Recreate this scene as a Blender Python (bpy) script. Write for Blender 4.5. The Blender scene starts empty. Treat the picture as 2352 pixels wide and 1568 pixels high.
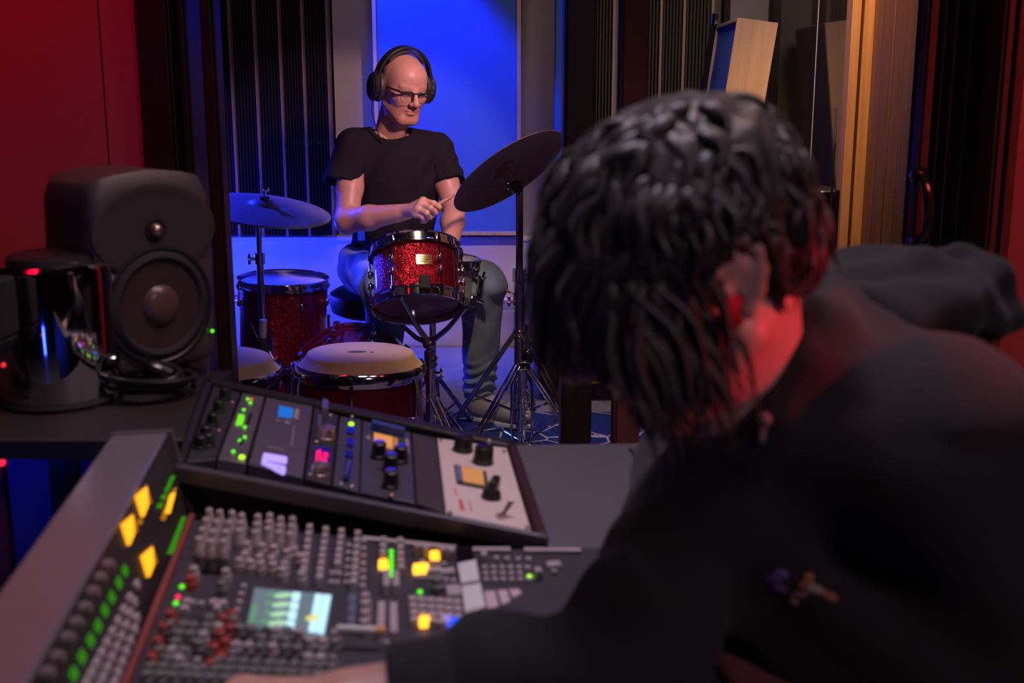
import bpy, bmesh, math, random
import numpy as np
from math import *
from mathutils import Vector, Matrix, noise as mnoise
random.seed(11)
D = bpy.data
SC = bpy.context.scene
COL = SC.collection

# ------------------------------------------------------------ camera
F = 2287.0; TH = radians(10.3); CAMH = 1.2; CX = 1176.0; CY = 637.0
cam_d = D.cameras.new('camera'); cam = D.objects.new('camera', cam_d); COL.objects.link(cam)
cam.location = (0, 0, CAMH); cam.rotation_euler = (radians(90) - TH, 0, 0)
cam_d.sensor_width = 36.0; cam_d.lens = 36.0 * F / 2352.0
cam_d.shift_y = (CY - 784.0) / 2352.0
cam_d.clip_start = 0.02; cam_d.clip_end = 60
cam_d.dof.use_dof = True; cam_d.dof.focus_distance = 3.55; cam_d.dof.aperture_fstop = 4.4
cam_d.dof.aperture_blades = 0
SC.camera = cam

# ------------------------------------------------------------ world, lights, exposure
w = D.worlds.new('world'); SC.world = w; w.use_nodes = True
w.node_tree.nodes['Background'].inputs[0].default_value = (0.30, 0.22, 0.32, 1)
w.node_tree.nodes['Background'].inputs[1].default_value = 0.004
SC.view_settings.view_transform = 'Standard'; SC.view_settings.look = 'None'
SC.view_settings.gamma = 1.0; SC.view_settings.use_curve_mapping = False
SC.view_settings.exposure = 0.0

def light(name, kind, loc, color, power, size=0.2, target=None, spot=None, blend=0.5, size_y=None, spread=None):
    l = D.lights.new(name, kind); l.energy = power; l.color = color
    if kind == 'AREA':
        l.size = size
        if size_y: l.shape = 'RECTANGLE'; l.size_y = size_y
        if spread: l.spread = radians(spread)
    else:
        l.shadow_soft_size = size
    if kind == 'SPOT':
        l.spot_size = radians(spot); l.spot_blend = blend
    o = D.objects.new(name, l); COL.objects.link(o); o.location = loc
    if target is not None:
        o.rotation_euler = (Vector(target) - Vector(loc)).to_track_quat('-Z', 'Y').to_euler()
    return o

BLUE = (0.015, 0.03, 1.0); RED = (1.0, 0.02, 0.045); WARM = (1.0, 0.53, 0.49)
# live room
light('key_spot', 'SPOT', (0.35, 2.42, 1.78), WARM, 112, 0.06, (-0.25, 3.6, 1.13), 39, 0.35)
light('tom_spot', 'SPOT', (-0.12, 2.40, 1.80), (1.0, 0.74, 0.54), 48, 0.05, (-0.32, 3.00, 0.55), 44, 0.6)
light('blue_floor_par', 'SPOT', (-1.62, 3.75, 0.30), BLUE, 230, 0.07, (-1.15, 4.8, 0.52), 80, 0.9)
light('blue_side_par', 'SPOT', (-1.62, 4.30, 0.50), BLUE, 110, 0.06, (-0.60, 3.66, 0.62), 44, 0.6)
light('blue_high_par', 'SPOT', (-1.80, 4.25, 1.75), BLUE, 520, 0.06, (-0.92, 3.40, 0.76), 30, 0.7)
light('blue_panel_par', 'SPOT', (-0.72, 4.32, 2.35), (0.012, 0.05, 1.0), 330, 0.05, (-0.24, 4.63, 1.00), 44, 0.45)
light('live_ceiling_lamp', 'AREA', (0.75, 3.4, 2.55), (1.0, 0.66, 0.52), 7.0, 0.5, (0.95, 4.1, 0.3), spread=100)
light('live_wall_fill', 'SPOT', (-0.25, 2.9, 2.45), (1.0, 0.60, 0.50), 34, 0.3, (-0.55, 4.8, 1.40), 66, 0.9)  # warm fill added to lift the slats and the grey back wall
light('wood_spot', 'SPOT', (1.06, 2.5, 2.45), (1.0, 0.55, 0.26), 135, 0.05, (1.21, 3.5, 1.35), 42, 0.8)
light('rug_blue_par', 'SPOT', (0.6, 3.0, 2.5), (0.03, 0.10, 1.0), 22, 0.1, (0.1, 3.3, 0), 70, 0.8)
# control room
light('red_left_lamp', 'SPOT', (-1.25, 1.60, 2.45), (1.0, 0.004, 0.03), 42, 0.3, (-1.2, 2.2, 1.15), 75, 0.9)
light('red_right_lamp', 'SPOT', (1.05, 0.60, 1.17), RED, 26, 0.03, (0.20, 0.80, 1.01), 16, 0.9)
light('red_wall_lamp', 'SPOT', (1.55, 1.35, 2.4), (1.0, 0.10, 0.09), 60, 0.3, (1.4, 2.2, 1.1), 75, 0.9)
light('control_ceiling_lamp', 'AREA', (0.0, 1.05, 2.5), (0.90, 0.76, 0.96), 4.0, 0.45, (0.0, 0.95, 0.7), spread=95)
light('control_side_lamp', 'AREA', (0.55, 1.30, 2.3), (1.0, 0.60, 0.58), 1.8, 0.25, (-0.35, 1.3, 0.8), spread=80)
light('control_rear_fill', 'AREA', (1.1, -0.8, 2.35), (0.95, 0.68, 0.80), 1.3, 0.35, (0.4, 0.9, 0.95), spread=70)  # soft fill added behind the camera to lift the dark hoodie
light('shelf_blue_fill', 'AREA', (-0.85, 1.36, 0.70), (0.02, 0.05, 1.0), 0.12, 0.5, (-0.85, 1.46, 0.3), size_y=0.02)  # added blue fill to brighten the navy cabinet door
light('blue_reflect_light', 'AREA', (-0.86, -1.40, 0.22), (0.02, 0.05, 1.0), 0.40, 0.10, (-0.68, 1.4, 0.75), size_y=0.40, spread=60)  # light added behind the camera for the blue stripe mirrored in the canister

# ------------------------------------------------------------ pixel-ray layout helpers
CW = Vector((0, 0, CAMH)); CR = Vector((1, 0, 0)); CU = Vector((0, sin(TH), cos(TH))); CF = Vector((0, cos(TH), -sin(TH)))
def ray(px, py): return CF + CR * ((px - CX) / F) + CU * ((CY - py) / F)
def PY(px, py, Y): r = ray(px, py); return CW + r * (Y / r.y)
def PZ(px, py, z): r = ray(px, py); return CW + r * ((z - CAMH) / r.z)
def PP(px, py, o, n): r = ray(px, py); return CW + r * ((o - CW).dot(n) / r.dot(n))

# ------------------------------------------------------------ materials
MATS = {}
def mat(name, col, rough=0.5, metal=0.0, emit=None, es=1.0, noise=0.0, nscale=30, bump=0.0, bscale=200, coat=0.0, spec=0.5, trans=0.0, sheen=0.0, sss=0.0):
    if name in MATS: return MATS[name]
    m = D.materials.new(name); m.use_nodes = True; nt = m.node_tree; b = nt.nodes['Principled BSDF']
    b.inputs['Base Color'].default_value = (*col, 1); b.inputs['Roughness'].default_value = rough
    b.inputs['Metallic'].default_value = metal; b.inputs['Specular IOR Level'].default_value = spec
    b.inputs['Coat Weight'].default_value = coat; b.inputs['Coat Roughness'].default_value = 0.05
    b.inputs['Transmission Weight'].default_value = trans
    if sheen: b.inputs['Sheen Weight'].default_value = sheen
    if sss:
        b.inputs['Subsurface Weight'].default_value = sss; b.inputs['Subsurface Radius'].default_value = (0.9, 0.3, 0.15)
        b.inputs['Subsurface Scale'].default_value = 0.006
    if emit: b.inputs['Emission Color'].default_value = (*emit, 1); b.inputs['Emission Strength'].default_value = es
    tc = None
    if noise or bump:
        tc = nt.nodes.new('ShaderNodeTexCoord')
    if noise:
        n = nt.nodes.new('ShaderNodeTexNoise'); n.inputs['Scale'].default_value = nscale; n.inputs['Detail'].default_value = 6
        nt.links.new(tc.outputs['Object'], n.inputs['Vector'])
        mx = nt.nodes.new('ShaderNodeMix'); mx.data_type = 'RGBA'
        mx.inputs[6].default_value = (*[max(0, c * (1 - noise)) for c in col], 1); mx.inputs[7].default_value = (*[min(1, c * (1 + noise)) for c in col], 1)
        nt.links.new(n.outputs['Fac'], mx.inputs[0]); nt.links.new(mx.outputs[2], b.inputs['Base Color'])
    if bump:
        n = nt.nodes.new('ShaderNodeTexNoise'); n.inputs['Scale'].default_value = bscale; n.inputs['Detail'].default_value = 4
        nt.links.new(tc.outputs['Object'], n.inputs['Vector'])
        bp = nt.nodes.new('ShaderNodeBump'); bp.inputs['Strength'].default_value = bump; bp.inputs['Distance'].default_value = 0.002
        nt.links.new(n.outputs['Fac'], bp.inputs['Height']); nt.links.new(bp.outputs['Normal'], b.inputs['Normal'])
    MATS[name] = m; return m

def wood_mat(name, c1, c2, rough=0.45, axis=2, scale=9.0):
    if name in MATS: return MATS[name]
    m = D.materials.new(name); m.use_nodes = True; nt = m.node_tree; b = nt.nodes['Principled BSDF']
    tc = nt.nodes.new('ShaderNodeTexCoord'); mp = nt.nodes.new('ShaderNodeMapping')
    s = [scale * 6] * 3; s[axis] = scale * 0.22
    mp.inputs['Scale'].default_value = s
    n = nt.nodes.new('ShaderNodeTexNoise'); n.inputs['Scale'].default_value = 1.0; n.inputs['Detail'].default_value = 5; n.inputs['Distortion'].default_value = 1.2
    r = nt.nodes.new('ShaderNodeValToRGB'); r.color_ramp.elements[0].position = 0.32; r.color_ramp.elements[1].position = 0.68
    r.color_ramp.elements[0].color = (*c1, 1); r.color_ramp.elements[1].color = (*c2, 1)
    nt.links.new(tc.outputs['Object'], mp.inputs['Vector']); nt.links.new(mp.outputs['Vector'], n.inputs['Vector'])
    nt.links.new(n.outputs['Fac'], r.inputs['Fac']); nt.links.new(r.outputs['Color'], b.inputs['Base Color'])
    b.inputs['Roughness'].default_value = rough
    MATS[name] = m; return m

def sparkle_mat(name, c_dark, c_lite, scale=420):
    m = D.materials.new(name); m.use_nodes = True; nt = m.node_tree; b = nt.nodes['Principled BSDF']
    tc = nt.nodes.new('ShaderNodeTexCoord'); v = nt.nodes.new('ShaderNodeTexVoronoi'); v.inputs['Scale'].default_value = scale
    nt.links.new(tc.outputs['Object'], v.inputs['Vector'])
    sx = nt.nodes.new('ShaderNodeSeparateColor'); nt.links.new(v.outputs['Color'], sx.inputs[0])
    r = nt.nodes.new('ShaderNodeValToRGB'); r.color_ramp.elements[0].color = (*c_dark, 1); r.color_ramp.elements[1].color = (*c_lite, 1)
    r.color_ramp.elements[0].position = 0.25
    nt.links.new(sx.outputs[0], r.inputs['Fac']); nt.links.new(r.outputs['Color'], b.inputs['Base Color'])
    # every flake tips its own way
    geo = nt.nodes.new('ShaderNodeNewGeometry'); sub = nt.nodes.new('ShaderNodeVectorMath'); sub.operation = 'SUBTRACT'; sub.inputs[1].default_value = (0.5, 0.5, 0.5)
    nt.links.new(v.outputs['Color'], sub.inputs[0])
    sc = nt.nodes.new('ShaderNodeVectorMath'); sc.operation = 'SCALE'; sc.inputs['Scale'].default_value = 0.85; nt.links.new(sub.outputs[0], sc.inputs[0])
    ad = nt.nodes.new('ShaderNodeVectorMath'); ad.operation = 'ADD'; nt.links.new(geo.outputs['Normal'], ad.inputs[0]); nt.links.new(sc.outputs[0], ad.inputs[1])
    nm = nt.nodes.new('ShaderNodeVectorMath'); nm.operation = 'NORMALIZE'; nt.links.new(ad.outputs[0], nm.inputs[0])
    nt.links.new(nm.outputs[0], b.inputs['Normal'])
    b.inputs['Metallic'].default_value = 0.85; b.inputs['Roughness'].default_value = 0.35
    b.inputs['Coat Weight'].default_value = 0.6; b.inputs['Coat Roughness'].default_value = 0.04
    MATS[name] = m; return m

def rug_mat():
    m = D.materials.new('rug_weave'); m.use_nodes = True; nt = m.node_tree; b = nt.nodes['Principled BSDF']
    tc = nt.nodes.new('ShaderNodeTexCoord'); v = nt.nodes.new('ShaderNodeTexVoronoi'); v.feature = 'DISTANCE_TO_EDGE'; v.inputs['Scale'].default_value = 5.2
    n = nt.nodes.new('ShaderNodeTexNoise'); n.inputs['Scale'].default_value = 90
    nt.links.new(tc.outputs['Object'], v.inputs['Vector']); nt.links.new(tc.outputs['Object'], n.inputs['Vector'])
    a = nt.nodes.new('ShaderNodeMath'); a.operation = 'MULTIPLY_ADD'; a.inputs[1].default_value = 0.05; nt.links.new(n.outputs['Fac'], a.inputs[0]); nt.links.new(v.outputs['Distance'], a.inputs[2])
    r = nt.nodes.new('ShaderNodeValToRGB'); r.color_ramp.interpolation = 'CONSTANT'
    r.color_ramp.elements[0].color = (0.62, 0.62, 0.62, 1); r.color_ramp.elements[1].color = (0.012, 0.04, 0.22, 1); r.color_ramp.elements[1].position = 0.042
    nt.links.new(a.outputs[0], r.inputs['Fac']); nt.links.new(r.outputs['Color'], b.inputs['Base Color'])
    b.inputs['Roughness'].default_value = 0.95
    return m

def glass_mat(name, tint=(0.93, 0.95, 0.97), refl=0.5, rough=0.0):
    m = D.materials.new(name); m.use_nodes = True; nt = m.node_tree; nt.nodes.clear()
    o = nt.nodes.new('ShaderNodeOutputMaterial'); mx = nt.nodes.new('ShaderNodeMixShader'); t = nt.nodes.new('ShaderNodeBsdfTransparent'); g = nt.nodes.new('ShaderNodeBsdfGlossy')
    t.inputs[0].default_value = (*tint, 1); g.inputs['Roughness'].default_value = rough
    fr = nt.nodes.new('ShaderNodeFresnel'); fr.inputs[0].default_value = 1.45
    mu = nt.nodes.new('ShaderNodeMath'); mu.operation = 'MULTIPLY'; mu.inputs[1].default_value = refl
    ge = nt.nodes.new('ShaderNodeNewGeometry'); iv = nt.nodes.new('ShaderNodeMath'); iv.operation = 'SUBTRACT'; iv.inputs[0].default_value = 1.0; nt.links.new(ge.outputs['Backfacing'], iv.inputs[1])
    m2 = nt.nodes.new('ShaderNodeMath'); m2.operation = 'MULTIPLY'; nt.links.new(fr.outputs[0], mu.inputs[0]); nt.links.new(mu.outputs[0], m2.inputs[0]); nt.links.new(iv.outputs[0], m2.inputs[1]); nt.links.new(m2.outputs[0], mx.inputs[0])
    nt.links.new(t.outputs[0], mx.inputs[1]); nt.links.new(g.outputs[0], mx.inputs[2]); nt.links.new(mx.outputs[0], o.inputs[0])
    MATS[name] = m; return m

def emit(name, col, s): return mat(name, [c * 0.3 for c in col], 0.4, emit=col, es=s)

CHROME = mat('chrome', (0.78, 0.78, 0.80), 0.10, 1.0, noise=0.04)
DCHROME = mat('worn_chrome', (0.50, 0.47, 0.46), 0.24, 1.0, noise=0.15)
BLACK = mat('black_plastic', (0.012, 0.011, 0.012), 0.42, noise=0.2)
MATTE = mat('matte_black', (0.010, 0.009, 0.010), 0.75, bump=0.15)
RUBBER = mat('rubber', (0.014, 0.013, 0.014), 0.8, noise=0.2)

# ------------------------------------------------------------ objects
MW = {}
def thing(name, label, cat, loc=(0, 0, 0), M=None, group=None):
    o = D.objects.new(name, None); COL.objects.link(o); o.empty_display_size = 0.05
    m = M.copy() if M is not None else Matrix.Translation(Vector(loc)); o.matrix_world = m; MW[o.name] = m
    return tag(o, label, cat, group)
def tag(o, label=None, cat=None, group=None, kind=None):
    if label: o['label'] = label
    if cat: o['category'] = cat
    if group: o['group'] = group
    if kind: o['kind'] = kind
    return o
def frame(o, x, z):
    """matrix from origin, x axis, z axis"""
    z = Vector(z).normalized(); x = Vector(x); y = z.cross(x).normalized(); x = y.cross(z)
    m = Matrix((x, y, z)).transposed().to_4x4(); m.translation = Vector(o); return m
def inst(src, parent, loc, M=None, name=None):
    """another object sharing src's mesh, placed at world loc under parent"""
    o = src.copy(); COL.objects.link(o)
    m = Matrix.Translation(Vector(loc)) @ (M.to_4x4() if M is not None else Matrix.Identity(4))
    o.parent = parent
    o.matrix_basis = (MW[parent.name].inverted() @ m) if parent is not None else m
    MW[o.name] = m
    return o

class MB:
    def __init__(s): s.v = []; s.f = []; s.mi = []
    def add(s, vs, fs):
        b = len(s.v); s.v.extend(tuple(v) for v in vs); s.f.extend(tuple(i + b for i in f) for f in fs); return s
    def hexa(s, p):  # bottom 4 ccw, top 4 ccw
        return s.add(p, [(3, 2, 1, 0), (4, 5, 6, 7), (0, 1, 5, 4), (1, 2, 6, 5), (2, 3, 7, 6), (3, 0, 4, 7)])
    def box(s, c, d, M=None):
        c = Vector(c); x, y, z = [k / 2 for k in d]
        p = [Vector(q) for q in ((-x, -y, -z), (x, -y, -z), (x, y, -z), (-x, y, -z), (-x, -y, z), (x, -y, z), (x, y, z), (-x, y, z))]
        if M is not None: p = [M @ q for q in p]
        return s.hexa([c + q for q in p])
    def bx(s, x0, x1, y0, y1, z0, z1):
        return s.box(((x0 + x1) / 2, (y0 + y1) / 2, (z0 + z1) / 2), (x1 - x0, y1 - y0, z1 - z0))
    def slab(s, q, n, up, dn):  # quad of 4 points thickened along n
        n = Vector(n); return s.hexa([Vector(p) - n * dn for p in q] + [Vector(p) + n * up for p in q])
    def tube(s, pts, r, n=10, caps=True, flat=1.0):
        pts = [Vector(p) for p in pts]; N = len(pts); rs = r if isinstance(r, (list, tuple)) else [r] * N
        T = [(pts[min(i + 1, N - 1)] - pts[max(i - 1, 0)]).normalized() for i in range(N)]
        a = Vector((0, 0, 1)) if abs(T[0].z) < 0.9 else Vector((1, 0, 0))
        u = T[0].cross(a).normalized(); vs = []
        for i in range(N):
            u = (u - T[i] * u.dot(T[i])); u = u.normalized() if u.length > 1e-6 else T[i].orthogonal().normalized()
            w_ = T[i].cross(u)
            for k in range(n):
                an = 2 * pi * k / n; vs.append(pts[i] + (u * cos(an) + w_ * sin(an) * flat) * rs[i])
        fs = [(i * n + k, i * n + (k + 1) % n, (i + 1) * n + (k + 1) % n, (i + 1) * n + k) for i in range(N - 1) for k in range(n)]
        if caps: fs += [tuple(range(n - 1, -1, -1)), tuple((N - 1) * n + k for k in range(n))]
        return s.add(vs, fs)
    def cyl(s, p0, p1, r0, r1=None, n=20): return s.tube([p0, p1], [r0, r0 if r1 is None else r1], n)
    def lathe(s, prof, n=48, M=None, cap0=True, cap1=True, a0=0, a1=2 * pi):
        vs = []; P = len(prof); full = abs(a1 - a0 - 2 * pi) < 1e-6; m = n if full else n + 1
        for k in range(m):
            an = a0 + (a1 - a0) * k / n
            for (r, z) in prof:
                q = Vector((r * cos(an), r * sin(an), z)); vs.append(M @ q if M is not None else q)
        fs = []
        for k in range(n):
            k2 = (k + 1) % m
            for i in range(P - 1): fs.append((k * P + i, k2 * P + i, k2 * P + i + 1, k * P + i + 1))
        if full and cap0 and prof[0][0] > 1e-6: fs.append(tuple(k * P for k in range(n - 1, -1, -1)))
        if full and cap1 and prof[-1][0] > 1e-6: fs.append(tuple(k * P + P - 1 for k in range(n)))
        return s.add(vs, fs)
    def ball(s, c, r, M=None, n=16):
        r = r if isinstance(r, (list, tuple)) else (r, r, r); T = Matrix.Translation(Vector(c))
        if M is not None: T = T @ M.to_4x4()
        T = T @ Matrix.Diagonal((*r, 1)); h = n // 2
        return s.lathe([(max(sin(pi * i / h), 1e-5), -cos(pi * i / h)) for i in range(h + 1)], n, T)
    def ring(s, c, R, r, nrm=(0, 0, 1), n=48, m=8, a0=0, a1=2 * pi, xdir=None):
        nrm = Vector(nrm).normalized(); x = Vector(xdir) if xdir else nrm.orthogonal(); T = frame(c, x, nrm)
        full = abs(a1 - a0 - 2 * pi) < 1e-6; pts = []
        N = n if full else n + 1; vs = []
        for k in range(N):
            an = a0 + (a1 - a0) * k / n
            for j in range(m):
                b = 2 * pi * j / m; q = Vector(((R + r * cos(b)) * cos(an), (R + r * cos(b)) * sin(an), r * sin(b))); vs.append(T @ q)
        fs = []
        for k in range(n):
            k2 = (k + 1) % N
            for j in range(m): fs.append((k * m + j, k2 * m + j, k2 * m + (j + 1) % m, k * m + (j + 1) % m))
        if not full: fs += [tuple(range(m - 1, -1, -1)), tuple(n * m + j for j in range(m))]
        return s.add(vs, fs)
    def prism(s, poly, o, ux, uy, d0, d1):  # 2d polygon in (ux,uy) extruded along ux x uy from d0 to d1
        o = Vector(o); ux = Vector(ux); uy = Vector(uy); n = ux.cross(uy).normalized(); N = len(poly)
        vs = [o + ux * a + uy * b + n * d0 for a, b in poly] + [o + ux * a + uy * b + n * d1 for a, b in poly]
        return s.add(vs, [tuple(range(N - 1, -1, -1)), tuple(range(N, 2 * N))] + [(i, (i + 1) % N, N + (i + 1) % N, N + i) for i in range(N)])
    def build(s, name, m, parent=None, loc=None, bevel=0, sharp=35, kind=None, sub=0, segs=2):
        me = D.meshes.new(name)
        inv = MW[parent.name].inverted() if parent is not None else (Matrix.Translation(-Vector(loc)) if loc is not None else Matrix.Identity(4))
        me.from_pydata([inv @ Vector(v) for v in s.v], [], s.f)
        b = bmesh.new(); b.from_mesh(me); bmesh.ops.recalc_face_normals(b, faces=b.faces); b.to_mesh(me); b.free()
        me.shade_smooth(); me.set_sharp_from_angle(angle=radians(sharp))
        o = D.objects.new(name, me); COL.objects.link(o)
        if m is not None: me.materials.append(m)
        if parent is not None: o.parent = parent; MW[o.name] = MW[parent.name]
        else:
            o.location = loc or (0, 0, 0); MW[o.name] = Matrix.Translation(Vector(o.location))
        if bevel:
            md = o.modifiers.new('bevel', 'BEVEL'); md.width = bevel; md.segments = segs; md.limit_method = 'ANGLE'; md.angle_limit = radians(40)
        if sub:
            md = o.modifiers.new('subd', 'SUBSURF'); md.levels = sub; md.render_levels = sub
        if kind: o['kind'] = kind
        return o

def struct(name, mb, m, **k):
    o = mb.build(name, m, **k); o['kind'] = 'structure'; return o

def text_mesh(name, body, m, parent, o, ux, uy, size, depth=0.0008):
    """raised lettering lying in the plane (ux, uy) at point o"""
    c = D.curves.new('lettering', 'FONT'); c.body = body; c.size = size; c.extrude = depth; c.align_x = 'CENTER'; c.align_y = 'CENTER'
    t = D.objects.new('lettering', c); COL.objects.link(t); bpy.context.view_layer.update()
    me = D.meshes.new_from_object(t.evaluated_get(bpy.context.evaluated_depsgraph_get())); D.objects.remove(t)
    ob = D.objects.new(name, me); COL.objects.link(ob); me.materials.clear(); me.materials.append(m)
    ux = Vector(ux).normalized(); uy = Vector(uy).normalized(); n = ux.cross(uy)
    T = Matrix((ux, uy, n)).transposed().to_4x4(); T.translation = Vector(o)
    ob.parent = parent; ob.matrix_basis = MW[parent.name].inverted() @ T; MW[ob.name] = T
    return ob

# ------------------------------------------------------------ organic surfaces: signed distance field -> surface nets
class SDF:
    def __init__(s, lo, hi, h):
        s.lo = np.array(lo, np.float32); s.h = h; n = np.ceil((np.array(hi) - s.lo) / h).astype(int) + 1
        s.n = n; s.F = np.full(n, 9.0, np.float32); s.ax = [s.lo[i] + h * np.arange(n[i], dtype=np.float32) for i in range(3)]
    def blk(s, lo, hi):
        a = np.clip(np.floor((np.array(lo) - s.lo) / s.h).astype(int), 0, s.n); b = np.clip(np.ceil((np.array(hi) - s.lo) / s.h).astype(int) + 1, 0, s.n)
        sl = tuple(slice(int(i), int(j)) for i, j in zip(a, b))
        return sl, (s.ax[0][sl[0]][:, None, None], s.ax[1][sl[1]][None, :, None], s.ax[2][sl[2]][None, None, :])
    def op(s, lo, hi, k, fn, mode='add'):
        pad = k + 3 * s.h; sl, P = s.blk(np.array(lo) - pad, np.array(hi) + pad); A = s.F[sl]
        if A.size == 0: return
        d = fn(*P)
        if mode == 'sub':
            d = -d; h = np.clip(0.5 + 0.5 * (A - d) / k, 0, 1) if k > 0 else (A > d).astype(np.float32)
            s.F[sl] = d * (1 - h) + A * h + k * h * (1 - h)
        else:
            h = np.clip(0.5 + 0.5 * (A - d) / k, 0, 1) if k > 0 else (d < A).astype(np.float32)
            s.F[sl] = A * (1 - h) + d * h - k * h * (1 - h)
    def cap(s, a, b, ra, rb=None, k=0.01, mode='add'):
        a = np.array(a, float); b = np.array(b, float); rb = ra if rb is None else rb; ab = b - a; L2 = max(ab @ ab, 1e-12)
        def fn(x, y, z):
            t = np.clip(((x - a[0]) * ab[0] + (y - a[1]) * ab[1] + (z - a[2]) * ab[2]) / L2, 0, 1)
            return np.sqrt((x - a[0] - t * ab[0]) ** 2 + (y - a[1] - t * ab[1]) ** 2 + (z - a[2] - t * ab[2]) ** 2) - (ra + t * (rb - ra))
        r = max(ra, rb); s.op(np.minimum(a, b) - r, np.maximum(a, b) + r, k, fn, mode)
    def chain(s, pts, rs, k=0.01):
        for i in range(len(pts) - 1): s.cap(pts[i], pts[i + 1], rs[i], rs[i + 1], k)
    def ell(s, c, r, R=None, k=0.01, mode='add'):
        c = np.array(c, float); r = np.array(r, float); R = np.eye(3) if R is None else np.array(R)
        def fn(x, y, z):
            X = x - c[0]; Y = y - c[1]; Z = z - c[2]
            q = [(X * R[0][i] + Y * R[1][i] + Z * R[2][i]) for i in range(3)]
            k0 = np.sqrt(sum((q[i] / r[i]) ** 2 for i in range(3))); k1 = np.sqrt(sum((q[i] / r[i] ** 2) ** 2 for i in range(3)))
            return k0 * (k0 - 1) / np.maximum(k1, 1e-6)
        m = r.max(); s.op(c - m, c + m, k, fn, mode)
    def plane(s, p, n, lo, hi, k=0.004):  # cut away everything on the +n side inside the box
        p = np.array(p, float); n = np.array(n, float); n /= np.linalg.norm(n)
        sl, (x, y, z) = s.blk(lo, hi); d = (x - p[0]) * n[0] + (y - p[1]) * n[1] + (z - p[2]) * n[2]
        A = s.F[sl]; h = np.clip(0.5 + 0.5 * (A - d) / k, 0, 1); s.F[sl] = d * (1 - h) + A * h + k * h * (1 - h)
    def warp(s, fn):  # add a displacement field near the surface
        x, y, z = s.ax[0][:, None, None], s.ax[1][None, :, None], s.ax[2][None, None, :]
        s.F += fn(x, y, z).astype(np.float32)
    def mesh(s, smooth=1):
        Fv = s.F; S = Fv < 0; n = s.n
        cs = np.zeros(n - 1, np.int8)
        for dx in (0, 1):
            for dy in (0, 1):
                for dz in (0, 1): cs += S[dx:n[0] - 1 + dx, dy:n[1] - 1 + dy, dz:n[2] - 1 + dz]
        act = np.argwhere((cs > 0) & (cs < 8)); idx = np.full(n - 1, -1, np.int32); idx[tuple(act.T)] = np.arange(len(act))
        acc = np.zeros((len(act), 3)); cnt = np.zeros(len(act)); i, j, k = act.T
        for ax in range(3):
            o1, o2 = [q for q in range(3) if q != ax]
            for a in (0, 1):
                for b in (0, 1):
                    d0 = [0, 0, 0]; d0[o1] = a; d0[o2] = b; d1 = list(d0); d1[ax] = 1
                    f0 = Fv[i + d0[0], j + d0[1], k + d0[2]]; f1 = Fv[i + d1[0], j + d1[1], k + d1[2]]; c = (f0 < 0) != (f1 < 0)
                    t = np.where(c, f0 / np.where(c, f0 - f1, 1), 0); p = np.array(d0, float)[None, :] * np.ones((len(act), 1)); p[:, ax] += t
                    acc[c] += p[c]; cnt[c] += 1
        V = (act + acc / cnt[:, None]) * s.h + s.lo; Q = []
        for ax in range(3):
            o1, o2 = [(1, 2), (2, 0), (0, 1)][ax]
            sl0 = [slice(1, m - 1) for m in n]; sl0[ax] = slice(0, n[ax] - 1); sl1 = list(sl0); sl1[ax] = slice(1, n[ax])
            A = S[tuple(sl0)]; B = S[tuple(sl1)]; e = np.argwhere(A != B)
            if len(e) == 0: continue
            flip = A[tuple(e.T)]; off = np.array([1, 1, 1]); off[ax] = 0; e = e + off
            def cell(d1, d2):
                c = e.copy(); c[:, o1] -= d1; c[:, o2] -= d2; return idx[tuple(c.T)]
            q = np.stack([cell(1, 1), cell(0, 1), cell(0, 0), cell(1, 0)], 1); q[~flip] = q[~flip][:, ::-1]; Q.append(q)
        Q = np.concatenate(Q); Q = Q[(Q >= 0).all(1)]
        for _ in range(smooth):
            ac = np.zeros_like(V); ct = np.zeros(len(V))
            for a in range(4):
                A, B = Q[:, a], Q[:, (a + 1) % 4]
                np.add.at(ac, A, V[B]); np.add.at(ct, A, 1); np.add.at(ac, B, V[A]); np.add.at(ct, B, 1)
            V = V * 0.5 + 0.5 * ac / np.maximum(ct, 1)[:, None]
        return V, Q

def organic(name, parts, m, parent=None, loc=None, color=None):
    """one mesh object from [(V, Q)...] in world space; color: fn(V)->(N,3) stored as a colour attribute of the surface itself"""
    Vs = []; Qs = []; b = 0
    for V, Q in parts: Vs.append(V); Qs.append(np.asarray(Q) + b); b += len(V)
    V = np.concatenate(Vs); Q = np.concatenate(Qs)
    inv = MW[parent.name].inverted() if parent is not None else Matrix.Translation(-Vector(loc or (0, 0, 0)))
    A = np.array(inv); W = V @ A[:3, :3].T + A[:3, 3]
    me = D.meshes.new(name); me.vertices.add(len(W)); me.vertices.foreach_set('co', W.astype(np.float32).ravel())
    me.loops.add(Q.size); me.loops.foreach_set('vertex_index', Q.astype(np.int32).ravel())
    me.polygons.add(len(Q)); me.polygons.foreach_set('loop_start', np.arange(0, Q.size, 4, dtype=np.int32))
    me.update(calc_edges=True); me.validate(); me.shade_smooth(); me.materials.append(m)
    if color is not None:
        c = np.ones((len(W), 4), np.float32); c[:, :3] = color; at = me.color_attributes.new('tone', 'FLOAT_COLOR', 'POINT'); at.data.foreach_set('color', c.ravel())
    o = D.objects.new(name, me); COL.objects.link(o)
    if parent is not None: o.parent = parent; MW[o.name] = MW[parent.name]
    else: o.location = loc or (0, 0, 0); MW[o.name] = Matrix.Translation(Vector(loc or (0, 0, 0)))
    return o
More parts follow.
